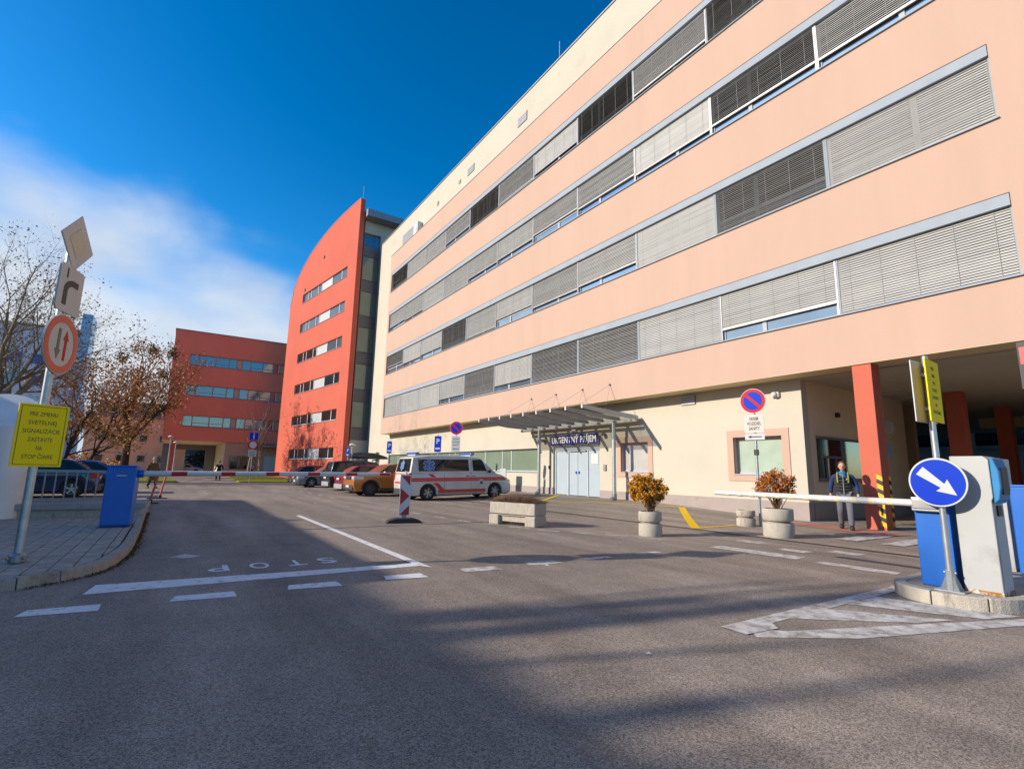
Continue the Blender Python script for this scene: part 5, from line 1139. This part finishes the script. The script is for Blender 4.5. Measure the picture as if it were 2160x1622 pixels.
def person(label, x, y, rz, c, stride=.18, h=1.0, detail=True, arms=((.02, -.06), (.02, .10)), long_coat=False, group=None):
    """faces local -y; c: dict of materials"""
    o = thing('person', label, 'person', (x, y, gz(x, y)), rz); o.scale = (h, h, h)
    s = stride
    hip, kneeL, footL = (0, 0, .95), None, None
    J = {'pel': (0, 0, .95), 'hL': (.10, 0, .90), 'hR': (-.10, 0, .90), 'kL': (.11, -s*.75-.03, .50), 'aL': (.11, -s, .09), 'kR': (-.11, s*.15-.06, .50), 'aR': (-.11, s, .11), 'tL': (.12, -s-.17, .045), 'tR': (-.12, s-.15, .05),
         'ch': (0, .0, 1.28), 'nk': (0, .01, 1.47), 'hd': (0, -.01, 1.56), 'sL': (.19, .0, 1.41), 'sR': (-.19, .0, 1.41)}
    (aLx, aLy), (aRx, aRy) = arms
    J.update(eL=(.27+aLx, .05, 1.14), wL=(.29+aLx, -.02+aLy, .90), eR=(-.27-aRx, .05, 1.14), wR=(-.29-aRx, -.02+aRy, .90))
    V = []; idx = {}
    def add(n, r): idx[n] = len(V); V.append((*J[n], r)); return idx[n]
    for n, r in (('pel', (.145, .10)), ('ch', (.155, .105)), ('nk', .052), ('hd', .06), ('sL', .06), ('sR', .06), ('eL', .045), ('eR', .045), ('wL', .032), ('wR', .032), ('hL', .085), ('hR', .085), ('kL', .06), ('kR', .06), ('aL', .042), ('aR', .042), ('tL', .035), ('tR', .035)): add(n, r)
    E = [(idx[a], idx[b]) for a, b in (('pel', 'ch'), ('ch', 'nk'), ('nk', 'hd'), ('ch', 'sL'), ('ch', 'sR'), ('sL', 'eL'), ('eL', 'wL'), ('sR', 'eR'), ('eR', 'wR'), ('pel', 'hL'), ('hL', 'kL'), ('kL', 'aL'), ('aL', 'tL'), ('pel', 'hR'), ('hR', 'kR'), ('kR', 'aR'), ('aR', 'tR'))]
    for sd, w in (('L', 'wL'), ('R', 'wR')):           # five fingers rooted in a palm
        q = Vector(J[w]); sg = 1 if sd == 'L' else -1; k0 = len(V); V.append((q.x, q.y-.01, q.z-.07, (.018, .036))); E.append((idx[w], k0))
        for f, (dy, ln) in enumerate(((-.03, .075), (-.01, .085), (.01, .08), (.028, .062))):
            k = len(V); V.append((q.x-.004*sg, q.y-.012+dy, q.z-.11, .0095)); V.append((q.x-.018*sg, q.y-.014+dy*1.05, q.z-.11-ln*.8, .008)); E += [(k0, k), (k, k+1)]
        k = len(V); V.append((q.x-.01*sg, q.y-.048, q.z-.075, .011)); V.append((q.x-.016*sg, q.y-.062, q.z-.115, .009)); E += [(k0, k), (k, k+1)]
    skinned('body', V, E, c.get('skin', SKIN), o)
    # head: skull, jaw, nose, ears, eyes, mouth
    m = MB(); m.ball((0, -.012, 1.655), .10, 18, 14, (.78, .95, 1.16)); m.ball((0, -.035, 1.585), .07, 14, 10, (.78, .85, .80)); m.ball((0, -.108, 1.635), .017, 8, 6, (.8, 1.0, 1.5))
    for sg in (-1, 1): m.ball((sg*.08, .0, 1.64), .026, 8, 6, (.4, .8, 1.2))
    m.build('head', c.get('skin', SKIN), o, smooth=True, fix=False)
    if detail:
        for sg in (-1, 1):
            m = MB(); m.ball((sg*.031, -.099, 1.66), .010, 8, 6, (1.3, .5, .8)); m.build('eye', INK, o)
        m = MB(); m.ball((0, -.094, 1.588), .02, 8, 5, (1.3, .35, .3)); m.build('mouth', M('lips', (.36, .14, .11), .6), o)
    m = MB(); m.ball((0, .012, 1.685), .108, 16, 10, (.80, .96, 1.02)); hr = m.build('hair', c['hair'], o, smooth=True)
    for v in hr.data.vertices:
        if v.co.y < -.045 and v.co.z < 1.715: v.co.y = -.035
        if v.co.z < 1.62: v.co.z = 1.62
    # clothes: trousers, shoes, jacket with sleeves
    if not long_coat or True:
        T = []; ti = {}
        for n, r in (('pel', (.165, .125)), ('hL', .105), ('hR', .105), ('kL', .085), ('kR', .085), ('aL', .07), ('aR', .07)): ti[n] = len(T); T.append((*J[n], r))
        skinned('trousers', T, [(ti[a], ti[b]) for a, b in (('pel', 'hL'), ('pel', 'hR'), ('hL', 'kL'), ('kL', 'aL'), ('hR', 'kR'), ('kR', 'aR'))], c['trousers'], o)
    for a, t in (('aL', 'tL'), ('aR', 'tR')):
        A, T_ = Vector(J[a]), Vector(J[t]); skinned('shoe', [(A.x, A.y+.06, T_.z+.01, .052), (A.x, A.y-.02, T_.z+.03, .066), (T_.x, T_.y-.03, T_.z+.005, .055)], [(0, 1), (1, 2)], c['shoes'], o)
    low = .50 if long_coat else .86
    Jk = [(0, .0, low, (.27, .24) if long_coat else (.175, .13)), (0, 0, 1.05, (.25, .21) if long_coat else (.175, .13)), (0, .0, 1.26, (.24, .19) if long_coat else (.185, .135)), (0, .005, 1.43, (.10, .085)), (.20, 0, 1.405, .078), (-.20, 0, 1.405, .078)]
    skinned('jacket', Jk+[(*J['eL'], .066), (J['wL'][0], J['wL'][1], J['wL'][2]+.015, .052), (*J['eR'], .066), (J['wR'][0], J['wR'][1], J['wR'][2]+.015, .052)], [(0, 1), (1, 2), (2, 3), (2, 4), (2, 5), (4, 6), (6, 7), (5, 8), (8, 9)], c['jacket'], o)
    if long_coat: m = MB(); m.lathe([(.31, .46), (.30, .6), (.27, .85), (.235, 1.08), (.20, 1.2)], 24, caps=False); m.build('coat_skirt', c['jacket'], o, smooth=True)
    return o
CLOTH = lambda n, col, v=.12: M('cloth_'+n, col, .9, var=v, scale=14, bump=.3, bscale=60, spec=.15)
man = person('man in dark quilted vest with blue sleeves walking past the red column', -6.68, 14.92, R(24), dict(hair=CLOTH('hair_brown', (.10, .065, .04)), trousers=CLOTH('grey_trousers', (.13, .13, .15)), shoes=BLACK, jacket=CLOTH('blue_sleeves', (.025, .045, .12))), stride=.24, h=.99)
V = [(0, 0, .90, (.185, .14)), (0, 0, 1.05, (.195, .15)), (0, 0, 1.26, (.205, .155)), (0, .005, 1.44, (.115, .095)), (.165, 0, 1.40, .09), (-.165, 0, 1.40, .09)]
VEST = CLOTH('vest', (.04, .04, .042)); ve = skinned('vest', V, [(0, 1), (1, 2), (2, 3), (2, 4), (2, 5)], VEST, man)
for z in (.95, 1.03, 1.11, 1.19, 1.27, 1.35):
    m = MB(); n = 20; m.tube([((.195 if z < 1.3 else .19)*math.cos(2*math.pi*k/n), .15*math.sin(2*math.pi*k/n), z) for k in range(n+1)], .026, 6, caps=False); m.build('quilt_roll', VEST, man, smooth=True)
m = MB(); m.box((-.008, -.182, .90), (.008, -.172, 1.42)); m.build('zip', GALV, man)
m = MB(); m.lathe([(.09, 1.42), (.095, 1.46), (.075, 1.52)], 16); m.build('collar', CLOTH('blue_scarf', (.03, .17, .32)), man, smooth=True)
for sg in (-1, 1):
    m = MB(); m.tube([(sg*.12, -.165, 1.22), (sg*.125, -.145, 1.38), (sg*.12, .0, 1.485), (sg*.12, .12, 1.42)], .019, 6); m.build('backpack_strap', CLOTH('lime_strap', (.26, .27, .06)), man, smooth=True)
m = MB(); m.box((-.15, .15, 1.0), (.15, .30, 1.42)); m.build('backpack', CLOTH('pack', (.05, .06, .05)), man, bevel=.05, seg=3)
m = MB(); m.box((.07, -.188, 1.30), (.10, -.178, 1.325)); m.build('vest_badge', WHITES, man)
person('person in long brown fur coat behind the barrier arm', -35.3, -.86, R(120), dict(hair=CLOTH('hair_grey', (.32, .27, .23)), trousers=BLACK, shoes=BLACK, jacket=M('brown_fur', (.14, .085, .04), .95, var=.55, scale=9, bump=.9, bscale=25, spec=.1)), stride=.2, long_coat=True, h=.97)
person('person in dark coat walking away toward the passage', -54, 3.6, R(-80), dict(hair=BLACK, trousers=CLOTH('dark_trousers', (.02, .02, .025)), shoes=BLACK, jacket=CLOTH('dark_coat', (.022, .024, .03))), stride=.14, detail=False)
person('person in pale pink top by the wing ground-floor window', -74.5, 8.6, R(90), dict(hair=CLOTH('hair_fair', (.3, .2, .12)), trousers=CLOTH('black_trousers', (.02, .02, .02)), shoes=BLACK, jacket=CLOTH('pink_top', (.42, .24, .24))), stride=.1, detail=False)

# ------------------------------------------------------------------ trees
def grow(rg, mb, tips, p, d, L, r, lv, P):
    n = 4 if lv < 2 else 3; pts = [p]; dirs = [d]; rad = [r]
    for i in range(n):
        d = (d+Vector((rg.gauss(0, 1), rg.gauss(0, 1), rg.gauss(0, 1)))*P['wig']+Vector((0, 0, P['up']*(1 if lv else .3)))).normalized()
        p = p+d*L/n; pts.append(p); dirs.append(d); rad.append(r*(1-(1-P['tap'])*(i+1)/n))
    mb[0 if lv < 2 else 1].tube(pts, rad, 8 if lv == 0 else 5 if lv < 2 else 3, caps=False)
    if lv >= P['lv']: tips.append(pts[-1]); tips.append(pts[-2]); return
    k = P['kids'][lv]
    for i in range(k):
        t = rg.uniform(P['st'][lv], 1) if i < k-1 else 1; j = min(n-1, int(t*n)); q = pts[j].lerp(pts[j+1], t*n-j) if t < 1 else pts[-1]
        b = dirs[min(j+1, n)]; ax = b.cross(Vector((rg.gauss(0, 1), rg.gauss(0, 1), rg.gauss(0, 1)))).normalized(); a = R(rg.uniform(*P['ang'])) if t < 1 else R(rg.uniform(5, 22))
        grow(rg, mb, tips, q, (Matrix.Rotation(a, 3, ax)@b), L*rg.uniform(*P['sh'])*(1-.25*(1-t)), rad[min(j+1, n)]*P['rr'], lv+1, P)
def tree(label, x, y, P, seed, bark, twig, leaf=None, nl=0, ls=(.1, .2), spread=.5, name='tree', cat='tree', group=None, lean=(0, 0)):
    rg = random.Random(seed); o = thing(name, label, cat, (x, y, 0), 0, group); mb = (MB(), MB()); tips = []
    if P.get('forks'):
        mb[0].tube([(0, 0, -.2), (0, 0, P['L']*.5), (0, 0, P['L'])], [P['r']*1.25, P['r'], P['r']*.95], 9, caps=False)
        for k in range(P['forks']):
            a = 2*math.pi*k/P['forks']+rg.uniform(-.4, .4); e = R(rg.uniform(38, 66)); grow(rg, mb, tips, Vector((0, 0, P['L']*.92)), Vector((math.cos(a)*math.cos(e), math.sin(a)*math.cos(e), math.sin(e))), P['L']*P.get('fl', 1.6), P['r']*.58, 1, P)
    else: grow(rg, mb, tips, Vector((0, 0, -.2)), Vector((lean[0], lean[1], 1)).normalized(), P['L'], P['r'], 0, P)
    mb[0].build('trunk', bark, o, smooth=False, fix=False); cr = mb[1].build('crown', twig, o, fix=False)
    if leaf:
        m = MB()
        for i in range(nl):
            q = rg.choice(tips)+Vector((rg.gauss(0, 1), rg.gauss(0, 1), rg.gauss(0, .8)))*spread; s = rg.uniform(*ls)
            a = Vector((rg.gauss(0, 1), rg.gauss(0, 1), rg.gauss(0, 1))).normalized(); b = a.cross(Vector((rg.gauss(0, 1), rg.gauss(0, 1), rg.gauss(0, 1)))).normalized()
            m.add([q-a*s, q+b*s*.6, q+a*s, q-b*s*.6], [(0, 1, 2, 3)])
        stuff(m.build('leaves', leaf, o, fix=False))
    return o, tips
OAK = dict(L=3.9, r=.40, tap=.62, wig=.17, up=.03, lv=4, forks=6, fl=1.45, kids=[0, 5, 4, 4], st=[.3, .35, .25, .2], ang=(22, 58), sh=(.55, .78), rr=.68)
ok, tips = tree('spreading oak with brown leaves left of the red wing', -67.5, -4.2, OAK, 11, BARKD, M('oak_twig', (.11, .065, .04), .95, var=.3, spec=.1), OAKL, 6500, (.08, .18), .42)
ok.scale = (.9, .88, .96)
m = MB(); rg = random.Random(2)
for c in ((0.5, 1.2, 14.2), (-.6, 2.6, 11.5), (1, 3.3, 14.0), (.4, -1.6, 13.0)):
    for i in range(260):
        q = Vector(c)+Vector((rg.gauss(0, .35), rg.gauss(0, .35), rg.gauss(0, .35))); s = rg.uniform(.08, .16); a = Vector((rg.gauss(0, 1), rg.gauss(0, 1), rg.gauss(0, 1))).normalized(); b = a.orthogonal().normalized(); m.add([q-a*s, q+b*s*.6, q+a*s, q-b*s*.6], [(0, 1, 2, 3)])
stuff(m.build('mistletoe', OAKG, ok, fix=False))
PLANE = dict(L=8.0, r=.40, tap=.62, wig=.13, up=.06, lv=5, kids=[8, 6, 5, 4, 4], st=[.35, .3, .25, .2, .2], ang=(22, 55), sh=(.52, .74), rr=.58)
tree('tall bare plane tree with pale bark at the left edge', -46, -9.6, PLANE, 5, BARKB, TWIGG, M('dry_seed', (.22, .16, .08), .9, var=.4), 4500, (.05, .11), .35)
THIN = dict(L=6.0, r=.16, tap=.6, wig=.14, up=.09, lv=4, kids=[7, 5, 4, 4], st=[.25, .25, .2, .2], ang=(20, 48), sh=(.48, .72), rr=.55)
tree('slim dark tree with a few brown leaves behind the parking sign', -58, -6.6, THIN, 8, BARKD, TWIG, OAKL, 2600, (.07, .15), .4)
tree('leaning young tree with sparse brown leaves between the plane tree and the oak', -50, -7.3, dict(THIN, L=4.6), 21, BARKD, TWIG, OAKL, 1800, (.06, .12), .35, lean=(.1, .15))
BIR = dict(L=5.2, r=.11, tap=.55, wig=.10, up=.10, lv=3, kids=[8, 5, 4], st=[.2, .2, .2], ang=(18, 40), sh=(.42, .66), rr=.5)
tree('bare young birch beside the information sign', -64, 7.0, dict(BIR, L=6.4), 31, BIRCH, TWIG, lean=(.0, .05))
tree('bare young birch left of the wing doorway', -68, 8.6, BIR, 32, BIRCH, TWIG, lean=(.05, .0))
tree('slim bare tree in front of the red tower', -58.5, 6.8, dict(BIR, L=5.6), 33, BIRCH, TWIG) if 0 else None
# trees and the low building standing left of the road, outside the picture, that shade the asphalt
gh = thing('gatehouse', 'low flat-roofed gatehouse left of the viewer', 'building', (-16, -14, 0), world=True)
m = MB(); m.box((-26.8, -16, 0), (-9.9, -9.35, 5.35)); m.build('wall', CREAM, gh)
m = MB(); m.box((-26.9, -16.1, 5.35), (-9.85, -9.3, 5.5)); m.build('roof', GALVD, gh)
for k in range(4):
    m = MB(); x = -25+k*4; m.box((x, -9.35, 1.2), (x+1.8, -9.33, 2.6)); m.build('window', GLASSD, gh)
sb = thing('shop_block', 'plain four-storey block farther left of the viewer', 'building', (-5, -34, 0), world=True)
m = MB(); m.box((-15.6, -40, 0), (18, -28.3, 13.75)); m.build('wall', BEIGE, sb); m = MB(); m.box((-15.7, -40.1, 13.75), (18.1, -28.2, 14.1)); m.build('roof', GALVD, sb)
for k in range(8):
    for z in (1.5, 4.8, 8.1, 11.0): m = MB(); m.box((-14+k*4, -28.3, z), (-12.2+k*4, -28.27, z+1.6)); m.build('window', GLASSD, sb)
POP = dict(L=12.5, r=.30, tap=.5, wig=.05, up=.12, lv=2, kids=[5, 2], st=[.45, .3], ang=(14, 30), sh=(.18, .30), rr=.5)
for i, (x, y) in enumerate(((-10.9, -21.5), (-10.2, -24.0), (-9.2, -18), (-8.0, -22), (-6.6, -20.5), (-5.3, -22), (-4.0, -20), (-2.4, -22.5))):
    tree('bare upright poplar in the row left of the viewer', x, y, POP, 90+i, BARKB, TWIGG, group='poplar row left of the viewer', name='poplar_tree')
# shrubs and low hedge behind the left cars
def bush(label, x, y, rx, rz_, mat, n, seed, cat='bush'):
    o = thing('bush', label, cat, (x, y, 0)); rg = random.Random(seed); m = MB(); t = MB()
    for i in range(60):
        a = rg.uniform(0, 6.28); q = Vector((math.cos(a)*rx*rg.uniform(.2, 1), math.sin(a)*rx*rg.uniform(.2, 1), rz_*rg.uniform(.5, 1))); t.tube([(q.x*.3, q.y*.3, 0), (q.x*.7, q.y*.7, q.z*.55), q], [.02, .013, .005], 3, caps=False)
    for i in range(n):
        a = rg.uniform(0, 6.28); rr_ = math.sqrt(rg.random())*rx; q = Vector((rr_*math.cos(a), rr_*math.sin(a), rz_*(1-(rr_/rx)**2*.6)*rg.uniform(.25, 1.05))); s = rg.uniform(.05, .14); a = Vector((rg.gauss(0, 1), rg.gauss(0, 1), rg.gauss(0, 1))).normalized(); b = a.orthogonal().normalized()
        m.add([q-a*s, q+b*s*.6, q+a*s, q-b*s*.6], [(0, 1, 2, 3)])
    t.build('stems', TWIG, o, fix=False); stuff(m.build('leaves', mat, o, fix=False))
REDB = M('red_bush_leaves', (.34, .06, .03), .85, var=.4, scale=3, spec=.1)
bush('red-leaved bush behind the yellow notice', -50, -9.5, 2.2, 2.6, REDB, 2600, 61); bush('second red-leaved bush left of the parking sign', -55, -9.2, 2.0, 2.3, REDB, 2200, 62)
bush('brown bush under the oak by the parking sign', -60, -7.0, 1.8, 2.3, OAKL, 2000, 63); bush('brown bush right of the oak trunk', -72, -5.6, 2.0, 1.8, OAKL, 1500, 64)
# hedge trees behind the passage
for i, (x, y, lbl) in enumerate(((-112, -2, 'dark bare tree seen left in the far passage'), (-118, 4.5, 'dark bare tree seen right in the far passage'))): tree(lbl, x, y, dict(THIN, L=4.0, r=.2, lv=3), 70+i, BARKD, BARKD, M('dark_foliage', (.03, .035, .02), .9, var=.4), 2600, (.15, .4), .8)

# ------------------------------------------------------------------ far buildings behind the trees
def block(label, x, y0, y1, depth, h, mat, rows, ch, gm, name='far_building', ww=1.6, gap=.9, cat='building', roof=SPAND, panel=None):
    o = thing(name, label, cat, (x, (y0+y1)/2, 0), world=True); m = MB(); m.box((x-depth, y0, -.2), (x, y1, h)); m.build('wall', mat, o)
    m = MB(); m.box((x-depth-.2, y0-.2, h), (x+.2, y1+.2, h+.4)); m.build('roof', roof, o); k = 0
    for z0, z1 in rows:
        y = y0+gap
        while y+ww < y1-.3:
            m = MB(); m.box((x, y, z0), (x+.06, y+ww, z1)); wd = m.build('window', FRAMEW, o); k += 1
            m = MB(); m.box((x+.06, y+.1, z0+.1), (x+.08, y+ww-.1, z1-.1)); m.build('pane', panel[k % len(panel)] if panel else gm, wd); y += ww+gap
    return o
block('beige two-storey building with small square windows behind the oak', -95, -11, 1.5, 12, 8.2, M('tan_render', (.56, .40, .25), .85, var=.06, scale=.4), ((1.6, 2.7), (4.6, 5.7)), 0, GLASSD, ww=1.1, gap=1.4)
PB = (M('panel_blue', (.03, .09, .33), .4), GLASS, M('panel_bright_blue', (.01, .17, .45), .4), GLASS, M('panel_indigo', (.06, .09, .30), .4))
block('tall pale block with blue window panels behind the plane tree', -125, -46, -17.5, 14, 26, M('pale_block', (.55, .54, .57), .85, var=.06), ((3, 5), (7, 9), (11, 13), (15, 17), (19, 21)), 0, GLASS, ww=3.0, gap=1.2, panel=PB)
o = thing('blue_stair_shaft', 'bright blue glass stair shaft at the side of the pale block', 'building', (-124, -16.6, 0), world=True); m = MB(); m.box((-130, -17.4, 0), (-124, -15.8, 29.5)); m.build('shaft', M('pale_blue_glass', (.16, .38, .62), .15, spec=.8, ior=1.6), o)
for k in range(9): m = MB(); m.box((-123.99, -17.4, 2+k*3.1), (-123.9, -15.8, 2.15+k*3.1)); m.build('floor_band', FRAMEW, o)
block('brown-roofed block beyond the plane tree at the left edge', -150, -80, -40, 14, 34, M('brick_brown', (.34, .20, .15), .9, var=.1), ((4, 6), (9, 11), (14, 16), (19, 21), (24, 26)), 0, GLASSD, ww=2.2, gap=2.0)
o = block('pale building with a window seen through the columned underpass', 0, 0, .1, .1, .1, WHITES, (), 0, GLASS) if 0 else None
o = thing('courtyard_house', 'pale grey house with white-framed window seen through the underpass', 'building', (-12, 48, 0), world=True)
m = MB(); m.box((-30, 48, -.2), (-2, 58, 12)); m.build('wall', M('pale_grey_render', (.55, .56, .60), .85, var=.05), o)
for x in (-16.2, -12.6): 
    m = MB(); m.box((x, 47.9, 3.6), (x+2.9, 48, 6.4)); wd = m.build('window', WHITEP, o)
    for a in (.15, 1.55): m = MB(); m.box((x+a, 47.86, 3.8), (x+a+1.2, 47.9, 6.2)); m.build('pane', GLASSD if a < 1 else GLASS, wd)
block('dark brown block added to darken the view beyond the far passage', -135, -14, 24, 10, 14, M('dark_backdrop', (.10, .075, .06), .9, var=.15), ((2, 3.6), (6, 7.6)), 0, GLASSD)  # added block, hides the bright sky behind the passage
print('objects', len(bpy.data.objects))
